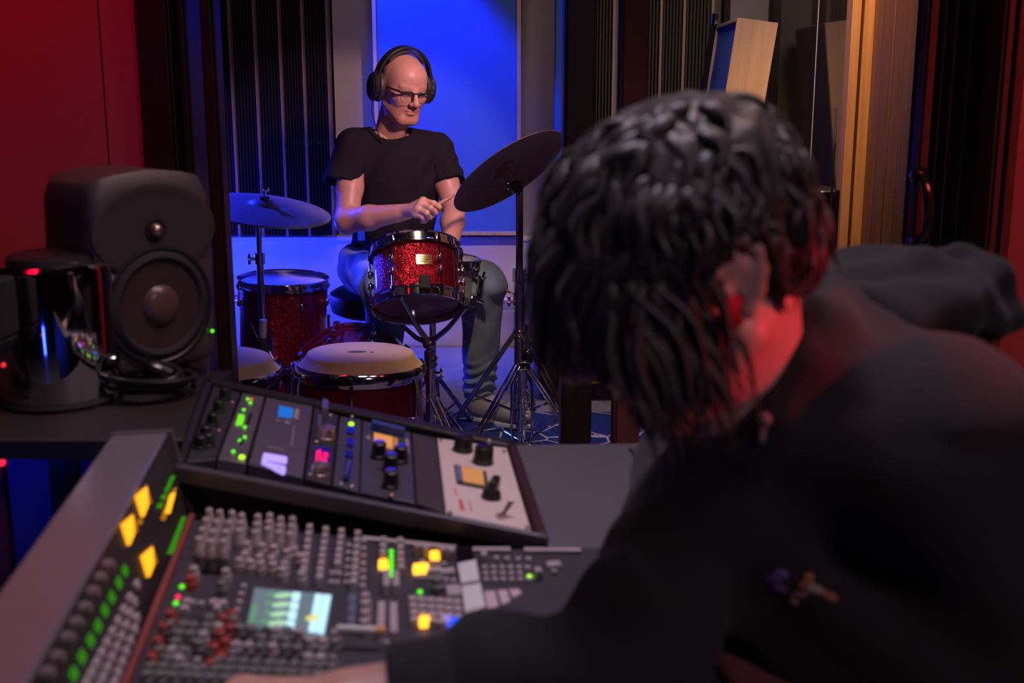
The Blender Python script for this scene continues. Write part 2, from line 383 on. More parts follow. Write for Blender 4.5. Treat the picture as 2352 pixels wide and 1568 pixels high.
# ============================================================ the rooms
GY = 2.2          # plane of the glazed partition
BY = 4.8          # back wall of the live room
WALLRED = mat('painted_wall', (0.38, 0.11, 0.12), 0.55, noise=0.05, nscale=8, bump=0.1, bscale=300)
WALLGREY = mat('grey_plaster', (0.36, 0.33, 0.32), 0.85, noise=0.05, nscale=6, bump=0.15, bscale=260)
WAINSCOT = mat('pale_wainscot', (0.62, 0.60, 0.60), 0.6, noise=0.04, nscale=5)
FLOOR = mat('grey_floor', (0.30, 0.29, 0.29), 0.5, noise=0.15, nscale=12, bump=0.1)
CEIL = mat('dark_ceiling', (0.06, 0.055, 0.06), 0.9, noise=0.1)
DARKWALL = mat('dark_control_wall', (0.05, 0.035, 0.04), 0.8, noise=0.15, nscale=4)
BROWN = wood_mat('dark_stained_wood', (0.016, 0.008, 0.007), (0.028, 0.013, 0.010), 0.42)
REDBROWN = wood_mat('red_brown_wood', (0.10, 0.030, 0.024), (0.13, 0.040, 0.030), 0.85)
OAK = wood_mat('oiled_oak', (0.42, 0.20, 0.085), (0.55, 0.29, 0.13), 0.45, scale=7)
WALNUT = wood_mat('walnut_boards', (0.15, 0.066, 0.032), (0.22, 0.10, 0.050), 0.45, scale=8)
PANELWOOD = wood_mat('pale_panel_wood', (0.46, 0.30, 0.21), (0.56, 0.38, 0.27), 0.55, scale=6)
EDGEWOOD = wood_mat('pale_edge_wood', (0.40, 0.27, 0.20), (0.50, 0.35, 0.26), 0.6, scale=8)
BLUECLOTH = mat('blue_acoustic_cloth', (0.045, 0.13, 0.55), 0.95, noise=0.18, nscale=420, bump=0.5, bscale=600)
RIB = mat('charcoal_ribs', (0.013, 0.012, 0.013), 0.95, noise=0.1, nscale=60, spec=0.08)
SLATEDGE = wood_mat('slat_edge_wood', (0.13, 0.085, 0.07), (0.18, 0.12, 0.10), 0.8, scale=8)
RIBLIT = mat('lit_ribs', (0.075, 0.074, 0.070), 0.9, noise=0.1, nscale=60, spec=0.1)  # lighter copy of the charcoal ribs, warm ceiling light put into the colour
PANE = glass_mat('clear_pane', refl=0.55)
TINT = mat('dark_tinted_glass', (0.035, 0.026, 0.030), 0.05, noise=0.05, nscale=3, spec=0.75)

struct('floor', MB().bx(-2.6, 2.6, -1.6, BY + 0.2, -0.1, 0.0), FLOOR)
struct('ceiling', MB().bx(-2.6, 2.6, -1.6, BY + 0.2, 2.7, 2.8), CEIL)
struct('wall_back', MB().bx(-2.6, 2.6, BY, BY + 0.15, 0, 2.7), WALLGREY)
struct('wall_left', MB().bx(-2.6, -2.45, -1.5, BY, 0, 2.7), DARKWALL)
struct('wall_right', MB().bx(2.45, 2.6, -1.5, BY, 0, 2.7), DARKWALL)
struct('wall_front', MB().bx(-2.6, 2.6, -1.6, -1.45, 0, 2.7), DARKWALL)
zl = PY(640, 547, BY - 0.06).z
struct('wall_lower', MB().bx(-2.45, 1.30, BY - 0.06, BY, 0, zl - 0.012), WAINSCOT)
struct('trim_1', MB().bx(-2.45, 1.30, BY - 0.075, BY, zl - 0.012, zl + 0.008), WAINSCOT, bevel=0.003)
xl = PY(341, 400, GY).x
struct('wall_partition_left', MB().bx(-2.45, PY(238, 200, GY).x - 0.002, GY, GY + 0.12, 0, 2.7).bx(PY(238, 200, GY).x + 0.002, xl, GY, GY + 0.12, 0, 2.7), WALLRED)
xr = PY(2338, 300, GY).x
struct('wall_partition_right', MB().bx(xr, 2.45, GY, GY + 0.12, 0, 2.7), WALLRED)
struct('wall_header', MB().bx(xl, xr, GY, GY + 0.12, 2.1, 2.7), DARKWALL)
XG = 1.16
struct('wall_live_side', MB().bx(XG + 0.085, XG + 0.2, GY + 0.14, 3.5, 0, 2.7).bx(XG + 0.02, XG + 0.2, 3.56, BY, 0, 2.7), DARKWALL)
struct('wall_live_left', MB().bx(-2.05, -1.95, GY + 0.12, BY, 0, 2.7), WALLGREY)
# low pipe rail along the back wall
pz = PY(1160, 689, BY - 0.12)
o = MB()
o.cyl((-2.0 + 0.1, BY - 0.12, pz.z), (1.1, BY - 0.12, pz.z), 0.017, n=16)
for x in (-1.6, -0.75, 0.1, 0.95): o.cyl((x, BY - 0.12, pz.z), (x, BY - 0.055, pz.z), 0.008, n=10)
tag(o.build('pipe_rail', mat('painted_pipe', (0.55, 0.53, 0.55), 0.3, 0.4, noise=0.05)), 'pale round pipe rail running low along the rear wall', 'rail')

# rug
rg = MB().bx(-1.9, 1.12, 2.42, 3.66, 0.0005, 0.012)
tag(rg.build('rug', rug_mat()), 'blue rug with white crackle lines under the drum kit', 'rug')

# ---- glazed partition: frames and panes
def stile(name, a, b, yref, m, d0=-0.02, d1=0.10, lip=True, z1=2.1):
    x0 = PY(a, yref, GY).x; x1 = PY(b, yref, GY).x; mb = MB().bx(x0, x1, GY + d0, GY + d1, 0, z1)
    if lip: mb.bx(x0 + 0.006, x1 - 0.006, GY + d0 - 0.008, GY + d0, 0, z1)
    return struct(name, mb, m, bevel=0.002)
stile('window_frame_1', 345, 422, 420, BROWN, -0.03, 0.04)
stile('window_frame_2', 424, 450, 420, BROWN, 0.0, 0.10)
stile('window_frame_3', 486, 519, 437, BROWN, -0.02, 0.028)
stile('window_frame_4', 1289, 1360, 800, BROWN, -0.01, 0.10)
stile('window_frame_5', 1411, 1471, 600, REDBROWN, -0.05, 0.02)
stile('window_frame_6', 2097, 2124, 300, REDBROWN, -0.03, 0.0)
stile('window_frame_7', 2270, 2296, 300, REDBROWN, -0.03, 0.10)
stile('trim_2', 2297, 2318, 300, REDBROWN, -0.045, 0.0, False)
stile('trim_3', 2320, 2338, 300, WALLRED, -0.03, 0.02, False)
for i, (a, b) in enumerate(((450, 489), (522, 1289), (1359, 1411), (1471, 2098))):
    x0 = PY(a, 437 if i < 2 else 600, GY).x; x1 = PY(b, 437 if i == 0 else 600, GY).x
    struct('window_%d' % (i + 1), MB().bx(x0, x1, GY + 0.002, GY + 0.008, 0.02, 2.1), PANE)
# black curtain drawn behind the side door pane
x0 = PY(2124, 300, GY).x; x1 = PY(2270, 300, GY).x
N = 60; vs = []
for i in range(N + 1):
    t = i / N; vs += [(x0 + (x1 - x0) * t, GY + 0.07 + 0.016 * sin(t * 31) + 0.008 * sin(t * 13 + 1), z) for z in (0.01, 2.1)]
mb = MB(); mb.add(vs + [(x, y + 0.006, z) for x, y, z in vs], [(2 * i, 2 * i + 2, 2 * i + 3, 2 * i + 1) for i in range(N)] + [(2 * i + 2 * N + 2, 2 * i + 2 * N + 3, 2 * i + 2 * N + 5, 2 * i + 2 * N + 4) for i in range(N)])
tag(mb.build('curtain', mat('black_velvet', (0.008, 0.008, 0.010), 0.9, noise=0.3, sheen=0.1)), 'black curtain hanging in the side doorway by the red wall', 'curtain')
# door handles
def dhandle(name, px, y0, y1, m, parent_label, Y, reach, r):
    a = PY(px, y0, Y); b = PY(px, y1, Y); mb = MB(); p = []
    for i in range(13):
        t = i / 12; e = sin(pi * t) ** 0.5; p.append(a.lerp(b, t) + Vector((0, -reach * e, 0)))
    mb.tube(p, r, 10); mb.cyl(a + Vector((0, 0.012, 0)), a - Vector((0, 0.004, 0)), r * 1.9); mb.cyl(b + Vector((0, 0.012, 0)), b - Vector((0, 0.004, 0)), r * 1.9)
    return tag(mb.build(name, m), parent_label, 'door handle')
dhandle('door_handle', 2112, 402, 556, mat('black_gloss', (0.02, 0.017, 0.018), 0.2, noise=0.1), 'curved black pull handle on the side door frame', GY - 0.04, 0.05, 0.010)
dhandle('door_handle', 455, 122, 196, DCHROME, 'small metal pull handle high on the door stile behind the speaker', GY + 0.10, -0.045, 0.006)

# ---- slatted acoustic panels on the back wall
def slats(px0, px1, ytop, ybot, Y, label, group, edge=True, em=SLATEDGE, n=5, depth=0.10, rm=None):
    xa = PY(px0, ybot, Y).x; xb = PY(px1, ybot, Y).x; zb = PY(px0, ybot, Y).z; zt = 1.9
    t = thing('slatted_panel', label, 'acoustic panel', ((xa + xb) / 2, Y, zb), group=group)
    MB().bx(xa, xb, Y + depth * 0.45, Y + depth, zb, zt).build('backing', mat('black_backing', (0.014, 0.013, 0.016), 0.9, noise=0.2), t)
    mb = MB(); w_ = (xb - xa - 0.014) / n
    for i in range(n): mb.bx(xa + w_ * (i + 0.12), xa + w_ * (i + 0.72), Y, Y + depth * 0.5, zb + 0.004, zt - 0.004)
    mb.build('ribs', rm or RIB, t, bevel=0.002)
    if edge: MB().bx(xb - 0.011, xb, Y - 0.012, Y + depth, zb, zt).build('edge_strip', em, t)
    return t
ordi = ['leftmost', 'second', 'third', 'fourth', 'rightmost']
xs = [500, 556, 611, 666, 717, 772]
for i in range(5):
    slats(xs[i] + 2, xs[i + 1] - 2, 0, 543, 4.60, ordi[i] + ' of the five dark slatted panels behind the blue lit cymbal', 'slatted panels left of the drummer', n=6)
slats(1362, 1404, 0, 545, 4.62, 'narrow dark slatted panel seen in the gap between the two posts', 'slatted panels right of the posts', em=EDGEWOOD, n=5, rm=RIBLIT)
slats(1472, 1508, 0, 545, 4.62, 'dark slatted panel immediately right of the red brown post', 'slatted panels right of the posts', em=EDGEWOOD, n=4, rm=RIBLIT)
slats(1510, 1559, 0, 545, 4.62, 'middle dark slatted panel right of the red brown post', 'slatted panels right of the posts', em=EDGEWOOD, n=6, rm=RIBLIT)
slats(1561, 1621, 0, 545, 4.62, 'dark slatted panel with wide pale wood edge beside the chrome pole', 'slatted panels right of the posts', em=EDGEWOOD, n=7, rm=RIBLIT)

# big blue panel behind the drummer
Y = 4.62; a = PY(861, 300, Y).x; b = PY(1196, 300, Y).x; zb = PY(1000, 540, Y).z; zt = 1.95
t = thing('acoustic_panel', 'tall blue cloth panel in wooden frame behind the drummer', 'acoustic panel', ((a + b) / 2, Y, zb))
f = 0.017
MB().bx(a + f, b - f, Y + 0.012, Y + 0.10, zb + f, zt - f).build('cloth', BLUECLOTH, t)
MB().bx(a, a + f, Y, Y + 0.12, zb, zt).bx(b - f, b, Y, Y + 0.12, zb, zt).bx(a + f, b - f, Y, Y + 0.12, zb, zb + f).bx(a + f, b - f, Y, Y + 0.12, zt - f, zt).build('frame', EDGEWOOD, t)
MB().bx(a + 0.1, b - 0.1, Y + 0.12, BY, zb + 0.05, zt - 0.05).build('wall_batten', MATTE, t)
# second blue panel whose edge shows beside the post
a = PY(1276, 300, 4.55).x; b = PY(1345, 300, 4.55).x; zb = PY(1276, 545, 4.55).z
t = thing('acoustic_panel', 'narrow blue edged panel half hidden behind the dark post', 'acoustic panel', ((a + b) / 2, 4.55, zb))
MB().bx(a, b, 4.56, 4.74, zb, 1.9).build('cloth', BLUECLOTH, t); MB().bx(b - 0.015, b, 4.55, 4.75, zb, 1.9).build('frame', MATTE, t)
MB().bx(a + 0.02, b - 0.02, 4.74, BY, zb + 0.1, 1.8).build('wall_batten', MATTE, t)

# ---- right side: tinted glass wall, oak jamb, walnut cladding
struct('window_5', MB().bx(XG, XG + 0.012, 3.56, 3.885, 0, 2.4), TINT)
struct('window_6', MB().bx(XG, XG + 0.012, 3.892, 4.42, 0, 2.4), TINT)
struct('trim_4', MB().bx(XG - 0.001, XG + 0.004, 3.885, 3.892, 0, 2.4), mat('glass_edge', (0.7, 0.7, 0.72), 0.3, noise=0.03))
struct('wall_live_corner', MB().bx(XG, XG + 0.03, 4.42, BY, 0, 2.7), DARKWALL)
struct('trim_5', MB().bx(XG, XG + 0.031, 3.50, 3.56, 0, 2.5), OAK, bevel=0.0015)
struct('trim_6', MB().bx(XG + 0.042, XG + 0.085, 3.50, 3.56, 0, 2.5), OAK, bevel=0.0015)
for i in range(5):
    y1 = 3.495 - i * 0.095
    struct('trim_%d' % (7 + i), MB().bx(XG + 0.076 - 0.0015 * (i % 2), XG + 0.086, y1 - 0.091, y1, 0, 2.5), WALNUT, bevel=0.002)

# leaning gobo panel: wooden box frame with blue cloth on its face
hb = 1.52; top = PY(1692, 46, 4.12); rx = Matrix.Rotation(radians(7.2), 4, 'Y') @ Matrix.Rotation(radians(-90), 4, 'Z')
T = Matrix.Translation(Vector((top.x - 0.19, 4.52, 0.002))) @ rx
t = thing('leaning_panel', 'pale wooden box panel with blue cloth face leaning on the glass', 'acoustic panel', M=T)
def lb(x0, x1, y0, y1, z0, z1, nm, m, bv=0.0015):
    mb = MB(); c = Vector(((x0 + x1) / 2, (y0 + y1) / 2, (z0 + z1) / 2)); mb.box((0, 0, 0), (x1 - x0, y1 - y0, z1 - z0)); mb.v = [tuple(T @ (c + Vector(v))) for v in mb.v]
    return mb.build(nm, m, t, bevel=bv)
lb(0, 0.4, 0.012, 0.135, 0.014, hb - 0.014, 'cloth', BLUECLOTH)
lb(0.4, 0.414, 0, 0.165, 0, hb, 'side_board', PANELWOOD); lb(-0.014, 0, 0, 0.165, 0, hb, 'side_board', PANELWOOD)
lb(0, 0.4, 0, 0.165, hb - 0.014, hb, 'top_board', PANELWOOD); lb(0, 0.4, 0, 0.165, 0, 0.014, 'bottom_board', PANELWOOD)
LEANT = T
# chrome pole leaning beside it
a = PY(1643, 32, 4.3); b = PY(1612, 232, 4.3); e = b + (b - a) * ((b.z - 0.012) / (a.z - b.z))
t = thing('pole', 'black pole with chrome tip leaning beside the slatted panels', 'pole', e)
MB().cyl(e, a.lerp(e, 0.03), 0.013).build('tube', mat('black_gloss_tube', (0.03, 0.03, 0.032), 0.12, 0.6, noise=0.1), t); MB().cyl(a.lerp(e, 0.03), a, 0.0145).build('tip', CHROME, t)
MB().cyl(e + Vector((0, 0, 0.0)), e + Vector((0, 0, 0.03)), 0.018).build('rubber_foot', RUBBER, t)
# tall dark frames behind it at the top of the picture
a = PY(1668, 20, 4.60); 
t = thing('stored_frame', 'tall dark frame stored upright behind the leaning panel', 'frame', (a.x + 0.1, 4.62, 0))
MB().bx(a.x - 0.012, a.x + 0.014, 4.58, 4.65, 0, 1.75).bx(a.x + 0.19, a.x + 0.215, 4.58, 4.65, 0, 1.75).bx(a.x + 0.014, a.x + 0.19, 4.58, 4.65, 1.725, 1.75).build('frame', BLACK, t)
MB().bx(a.x + 0.014, a.x + 0.19, 4.60, 4.64, 0.02, 1.725).build('cloth', mat('grey_cloth', (0.25, 0.25, 0.26), 0.9, noise=0.1, nscale=200), t)
# black flight case and cable by the glass wall
c = PY(1890, 440, 3.36); 
t = thing('flight_case', 'tall black case with chrome catch beside the oak jamb', 'case', (c.x - 0.005, 3.36, 0))
MB().bx(c.x - 0.075, c.x + 0.05, 3.33, 3.48, 0.0, c.z + 0.01).build('body', BLACK, t, bevel=0.006)
MB().bx(c.x - 0.02, c.x + 0.03, 3.322, 3.335, c.z - 0.02, c.z + 0.004).build('catch', CHROME, t, bevel=0.002); MB().cyl((c.x + 0.018, 3.322, c.z - 0.022), (c.x + 0.018, 3.335, c.z - 0.022), 0.013).build('latch_ring', CHROME, t)
p = [PY(1918, 330, 3.28), PY(1911, 420, 3.28), PY(1909, 500, 3.27), PY(1893, 580, 3.25), PY(1880, 640, 3.24)]; p.append(Vector((p[-1].x, p[-1].y, 0.006)))
p = [Vector((PY(1922, 250, 3.45).x, 3.46, PY(1922, 250, 3.45).z))] + p
tag(MB().tube(p, 0.004, 8).build('cable', RUBBER), 'thin black cable hanging down in front of the tinted glass', 'cable')

# amplifier behind the posts
c = PY(1385, 922, 3.82); zb = 0.0; zt = PY(1385, 800, 3.82).z; x0 = PY(1240, 900, 3.82).x; x1 = PY(1560, 900, 3.82).x
t = thing('amplifier', 'black amplifier with yellow lettering standing behind the posts', 'amplifier', ((x0 + x1) / 2, 4.0, 0))
MB().bx(x0, x1, 3.84, 4.14, c.z + 0.015, zt + 0.3).build('cabinet', MATTE, t, bevel=0.008)
MB().bx(x0 + 0.02, x1 - 0.02, 3.828, 3.842, c.z + 0.075, zt + 0.27).build('grille', mat('grille_cloth', (0.02, 0.02, 0.02), 0.9, noise=0.4, nscale=400), t)
YEL = mat('yellow_glow_print', (0.85, 0.42, 0.02), 0.6, emit=(0.85, 0.40, 0.02), es=0.10, noise=0.05)  # faint glow put into the printed lettering, which is no lamp
for x in (x0 + 0.05, x1 - 0.05):
    for y in (3.88, 4.1): MB().cyl((x, y, 0), (x, y, c.z + 0.016), 0.018).build('foot', RUBBER, t)
q = PY(1374, 858, 3.827)
text_mesh('lettering', '45', YEL, t, PY(1374, 854, 3.827), (1, 0, 0), (0, 0, 1), 0.05); text_mesh('lettering', 'OS', YEL, t, PY(1374, 872, 3.827), (1, 0, 0), (0, 0, 1), 0.034)
mb = MB()
for i in range(4): mb.ball(PY(1360 + 9 * i, 838 - 3 * (i % 2), 3.827), 0.0065, n=8)
mb.bx(q.x - 0.045, q.x + 0.04, 3.825, 3.828, PY(1374, 878, 3.827).z - 0.003, PY(1374, 878, 3.827).z); mb.build('emblem', YEL, t)
# ============================================================ drum kit
REDSPARK = sparkle_mat('red_sparkle_wrap', (0.10, 0.002, 0.006), (0.95, 0.02, 0.05), 560)
STEELSHELL = mat('brushed_steel_shell', (0.46, 0.46, 0.45), 0.38, 0.45, noise=0.25, nscale=120)
HEAD = mat('coated_drumhead', (0.62, 0.60, 0.58), 0.55, noise=0.05, nscale=20)
CLEARHEAD = mat('clear_drumhead', (0.38, 0.20, 0.18), 0.2, noise=0.1)
BRASS = mat('cymbal_bronze', (0.26, 0.23, 0.22), 0.38, 0.35, noise=0.12, nscale=40)
DARKCYM = mat('dark_cymbal_bronze', (0.28, 0.15, 0.12), 0.45, 0.75, noise=0.15, nscale=40)
GOLD = mat('gold_badge', (0.85, 0.62, 0.25), 0.25, 1.0, noise=0.1, nscale=300)
HIDE = mat('conga_hide', (0.60, 0.38, 0.16), 0.6, noise=0.14, nscale=14, bump=0.1, spec=0.2)
WINE = mat('wine_lacquer', (0.16, 0.006, 0.010), 0.22, 0.1, noise=0.25, nscale=9, coat=0.6)
WOODTIP = wood_mat('hickory', (0.35, 0.19, 0.09), (0.45, 0.26, 0.13), 0.4)

def xf(mb, T):
    mb.v = [tuple(T @ Vector(v)) for v in mb.v]; return mb

def drum(name, label, T, R, Hh, shell, nl=6, lug='long', hoop_h=0.032, group=None, a_off=0.0, top=HEAD, bot=CLEARHEAD, badge=None, cat='drum', rodmat=CHROME):
    """cylinder drum along local z (0..Hh) with hoops, heads, lugs and tension rods"""
    t = thing(name, label, cat, M=T, group=group)
    xf(MB().lathe([(R, 0.0), (R, Hh), (R - 0.006, Hh), (R - 0.006, 0.0)], 72, cap0=False, cap1=False).add([], []), T).build('shell', shell, t, sharp=50)
    def head(z, s, m, nm):
        xf(MB().lathe([(0.0001, z), (R - 0.012, z), (R - 0.003, z - s * 0.004), (R + 0.002, z - s * 0.012), (R - 0.004, z - s * 0.013), (R - 0.014, z - s * 0.006), (0.0001, z - s * 0.004)], 64), T).build(nm, m, t)
    head(Hh + 0.006, 1, top, 'batter_head'); head(-0.006, -1, bot, 'resonant_head')
    for z, s in ((Hh, 1), (0, -1)):
        p = [(R + 0.003, z - s * 0.014), (R + 0.013, z - s * 0.014), (R + 0.013, z - s * 0.008), (R + 0.0075, z - s * 0.004), (R + 0.0075, z + s * (hoop_h - 0.018)), (R + 0.011, z + s * (hoop_h - 0.014)), (R + 0.007, z + s * (hoop_h - 0.012)), (R + 0.003, z + s * (hoop_h - 0.016)), (R + 0.003, z - s * 0.014)]
        xf(MB().lathe(p, 72, cap0=False, cap1=False), T).build('hoop', CHROME, t)
    for k in range(nl):
        an = a_off + 2 * pi * k / nl; u = Vector((cos(an), sin(an), 0)); v = Vector((-sin(an), cos(an), 0))
        for z, s in ((Hh, 1), (0, -1)):
            zi = z - s * (0.066 if Hh > 0.13 else Hh * 0.42); mb = MB(); q = Matrix((u, v, Vector((0, 0, 1)))).transposed()
            c = u * (R + 0.011)
            mb.tube([c + Vector((0, 0, zi - 0.013)), c + Vector((0, 0, zi - 0.008)), c + Vector((0, 0, zi + 0.008)), c + Vector((0, 0, zi + 0.013))], [0.004, 0.0075, 0.0075, 0.004], 10)
            mb.tube([u * R + Vector((0, 0, zi)), c + Vector((0, 0, zi))], [0.008, 0.006], 10)
            lo = xf(mb, T).build('lug', rodmat, t)
            mb = MB().tube([c + Vector((0, 0, zi)), c + Vector((0, 0, z + s * 0.006))], 0.003, 8); e = z + s * 0.004
            mb.tube([c + Vector((0, 0, z - s * 0.016)), c + Vector((0, 0, e))], [0.0065, 0.0065], 8); mb.tube([c + Vector((0, 0, e)), c + Vector((0, 0, e + s * 0.010))], [0.0045, 0.0038], 8)
            xf(mb, T).build('tension_rod', rodmat, lo)
    if badge is not None:
        an, z, bw, bh = badge; mb = MB(); n = 8; vs = []
        for k in range(n + 1):
            aa = an + (k / n - 0.5) * bw / R
            for zz in (z - bh / 2, z + bh / 2): vs.append((cos(aa) * (R + 0.0022), sin(aa) * (R + 0.0022), zz))
        for k in range(n + 1):
            aa = an + (k / n - 0.5) * bw / R
            for zz in (z - bh / 2, z + bh / 2): vs.append((cos(aa) * (R - 0.001), sin(aa) * (R - 0.001), zz))
        fs = [(2 * k, 2 * k + 2, 2 * k + 3, 2 * k + 1) for k in range(n)] + [(0, 1, 2 * n + 3, 2 * n + 2), (2 * n, 4 * n + 2, 4 * n + 3, 2 * n + 1)]
        fs += [(2 * k + 1, 2 * k + 3, 2 * n + 5 + 2 * k, 2 * n + 3 + 2 * k) for k in range(n)] + [(2 * k, 2 * n + 2 + 2 * k, 2 * n + 4 + 2 * k, 2 * k + 2) for k in range(n)]
        b = xf(mb.add(vs, fs), T).build('badge', GOLD, t)
        mb = MB()   # worn raised lines of the maker's plate
        for r_, (w0, w1) in enumerate(((-0.38, 0.38), (-0.2, 0.25), (-0.3, 0.1))):
            zz = z + bh * (0.26 - 0.24 * r_)
            for k in range(7):
                fa = w0 + (w1 - w0) * (k + 0.5) / 7; aa = an + fa * bw / R; mb.ball((cos(aa) * (R + 0.0024), sin(aa) * (R + 0.0024), zz), (0.0016, 0.0016, 0.0026), n=6)
        xf(mb, T).build('badge_relief', mat('dark_gold', (0.35, 0.22, 0.08), 0.4, 0.9, noise=0.2), b)
    return t

def axis_matrix(c, n, facing):
    """local z along n, local x turned toward 'facing' (a point)"""
    n = Vector(n).normalized(); x = Vector(facing) - Vector(c); x = (x - n * x.dot(n)).normalized()
    return frame(c, x, n)

# rack tom on a basket stand: tilted toward the player so the lower head shows
TY = 3.12
tc = PY(957, 640, TY); nup = (CU * cos(radians(21)) - CR * 0.075 + CF * sin(radians(21))).normalized()
TR, TH_ = 0.136, 0.172
Tt = axis_matrix(tc - nup * (TH_ / 2), nup, CW)
drum('tom_drum', 'red sparkle tom drum with gold badge in front of the drummer', Tt, TR, TH_, REDSPARK, nl=6, a_off=radians(30), badge=(radians(11), TH_ * 0.56, 0.050, 0.032), hoop_h=0.034)
# small black wedge damper clamped on the lower hoop
MBt = MB(); 
for (z0, z1, r0, w0) in ((-0.006, 0.04, TR + 0.014, 0.018),):
    a = radians(9); u = Vector((cos(a), sin(a), 0)); v = Vector((-sin(a), cos(a), 0))
    MBt.hexa([u * (r0 - 0.004) - v * w0 + Vector((0, 0, z0)), u * (r0 + 0.01) - v * w0 + Vector((0, 0, z0)), u * (r0 + 0.01) + v * w0 + Vector((0, 0, z0)), u * (r0 - 0.004) + v * w0 + Vector((0, 0, z0)),
              u * (r0 - 0.008) - v * w0 * 0.8 + Vector((0, 0, z1)), u * (r0 + 0.004) - v * w0 * 0.8 + Vector((0, 0, z1)), u * (r0 + 0.004) + v * w0 * 0.8 + Vector((0, 0, z1)), u * (r0 - 0.008) + v * w0 * 0.8 + Vector((0, 0, z1))])
tag(xf(MBt, Tt).build('tom_mount', RUBBER, D.objects['tom_drum'], bevel=0.003))

def stand_joint(mb, p, r=0.016, h=0.03, wing=(1, 0, 0)):
    p = Vector(p); wv = Vector(wing); mb.tube([p - Vector((0, 0, h / 2)), p + Vector((0, 0, h / 2))], r, 14)
    mb.tube([p, p + wv * 0.035], 0.006, 8); mb.ball(p + wv * 0.038 + Vector((0, 0, 0.010)), (0.006, 0.004, 0.010), n=8); mb.ball(p + wv * 0.038 - Vector((0, 0, 0.010)), (0.006, 0.004, 0.010), n=8)
    return mb
def tripod(t, hub, foot_z, R, a0, m=CHROME, legm=CHROME, double=True, brace_z=None, n=3):
    hub = Vector(hub)
    for k in range(n):
        an = a0 + 2 * pi * k / n; u = Vector((cos(an), sin(an), 0)); v = Vector((-sin(an), cos(an), 0)); f = Vector((hub.x, hub.y, foot_z)) + u * R
        mb = MB()
        for s in ((-1, 1) if double else (0,)):
            mb.tube([hub + u * 0.018 + v * 0.011 * s, f + v * 0.011 * s + Vector((0, 0, 0.012))], 0.0065, 8, flat=0.6)
        lg = mb.build('leg', legm, t)
        MB().tube([f + Vector((0, 0, 0.0)), f + Vector((0, 0, 0.028))], [0.014, 0.011], 10).build('rubber_foot', RUBBER, lg)
        if brace_z is not None:
            m_ = hub.lerp(f, 0.55); MB().tube([Vector((hub.x, hub.y, brace_z)) + u * 0.014, m_], 0.005, 8).build('brace', m, lg)

# the tom's basket stand
st = PY(985, 792, TY); base = Vector((st.x, TY + 0.02, 0.012))
t = thing('snare_stand', 'chrome basket stand carrying the red sparkle tom', 'stand', base)
top_hub = Vector((st.x, TY + 0.02, st.z))
MB().cyl(base + Vector((0, 0, 0.05)), base + Vector((0, 0, 0.30)), 0.0145).build('lower_tube', CHROME, t)
MB().cyl(base + Vector((0, 0, 0.29)), top_hub - Vector((0, 0, 0.02)), 0.011).build('upper_tube', CHROME, t)
stand_joint(MB(), base + Vector((0, 0, 0.30)), 0.019, 0.04).build('height_clamp', CHROME, t)
stand_joint(MB(), top_hub - Vector((0, 0, 0.05)), 0.017, 0.05, (0.6, -0.8, 0)).build('tilter', DCHROME, t)
MB().ball(top_hub, 0.022).build('basket_hub', DCHROME, t)
for an in (radians(200), radians(-20), radians(85)):
    e = Tt @ Vector((cos(an) * (TR + 0.016), sin(an) * (TR + 0.016), -0.022)); e2 = Tt @ Vector((cos(an) * (TR + 0.016), sin(an) * (TR + 0.016), 0.006))
    q = top_hub.lerp(e, 0.5) - Vector((0, 0, 0.010))
    a_ = MB().tube([top_hub, q, e], [0.0095, 0.0085, 0.007], 8).build('basket_arm', DCHROME, t)
    MB().tube([e, e + (e2 - e) * 0.3, e2], [0.009, 0.010, 0.008], 8).build('rubber_tip', RUBBER, a_)
tripod(t, base + Vector((0, 0, 0.22)), 0.0, 0.24, radians(-55), double=True, brace_z=0.07)
t2 = t

# snare drum behind the tom
SY = 3.44; c = PY(992, 645, SY); 
Ts = axis_matrix(c - Vector((0, 0, 0.06)), Vector((0.10, 0.05, 1)), CW)
sn = drum('snare_drum', 'grey steel snare drum half hidden behind the red tom', Ts, 0.150, 0.135, STEELSHELL, nl=8, a_off=radians(68), hoop_h=0.03)
an = radians(62); u = Vector((cos(an), sin(an), 0)); v = Vector((-sin(an), cos(an), 0)); mb = MB(); R_ = 0.154
mb.tube([u * R_ + Vector((0, 0, 0.03)), u * (R_ + 0.025) + Vector((0, 0, 0.035)), u * (R_ + 0.03) + Vector((0, 0, 0.09)), u * R_ + Vector((0, 0, 0.105))], [0.012, 0.015, 0.013, 0.010], 10)
mb.tube([u * (R_ + 0.03) + Vector((0, 0, 0.08)), u * (R_ + 0.04) + Vector((0, 0, 0.12))], 0.005, 8); mb.tube([u * (R_ + 0.02) + Vector((0, 0, 0.02)), u * (R_ + 0.045) + v * 0.01 + Vector((0, 0, 0.012))], [0.009, 0.007], 8)
xf(mb, Ts).build('strainer', CHROME, sn)
b = Vector((c.x, SY, 0.012)); t = thing('snare_stand', 'chrome tripod stand under the grey steel snare', 'stand', b)
MB().cyl(b + Vector((0, 0, 0.03)), b + Vector((0, 0, c.z - 0.14)), 0.012).build('tube', CHROME, t)
for an in (0.4, 2.5, 4.6):
    e = Ts @ Vector((cos(an) * 0.168, sin(an) * 0.168, -0.02)); h_ = b + Vector((0, 0, c.z - 0.15)); a_ = MB().tube([h_, h_.lerp(e, 0.6) - Vector((0, 0, 0.012)), e], [0.010, 0.008, 0.007], 8).build('basket_arm', DCHROME, t); MB().tube([e, e + Vector((0, 0, 0.026))], 0.009, 8).build('rubber_tip', RUBBER, a_)
tripod(t, b + Vector((0, 0, 0.2)), 0.0, 0.17, radians(-80), brace_z=0.06)

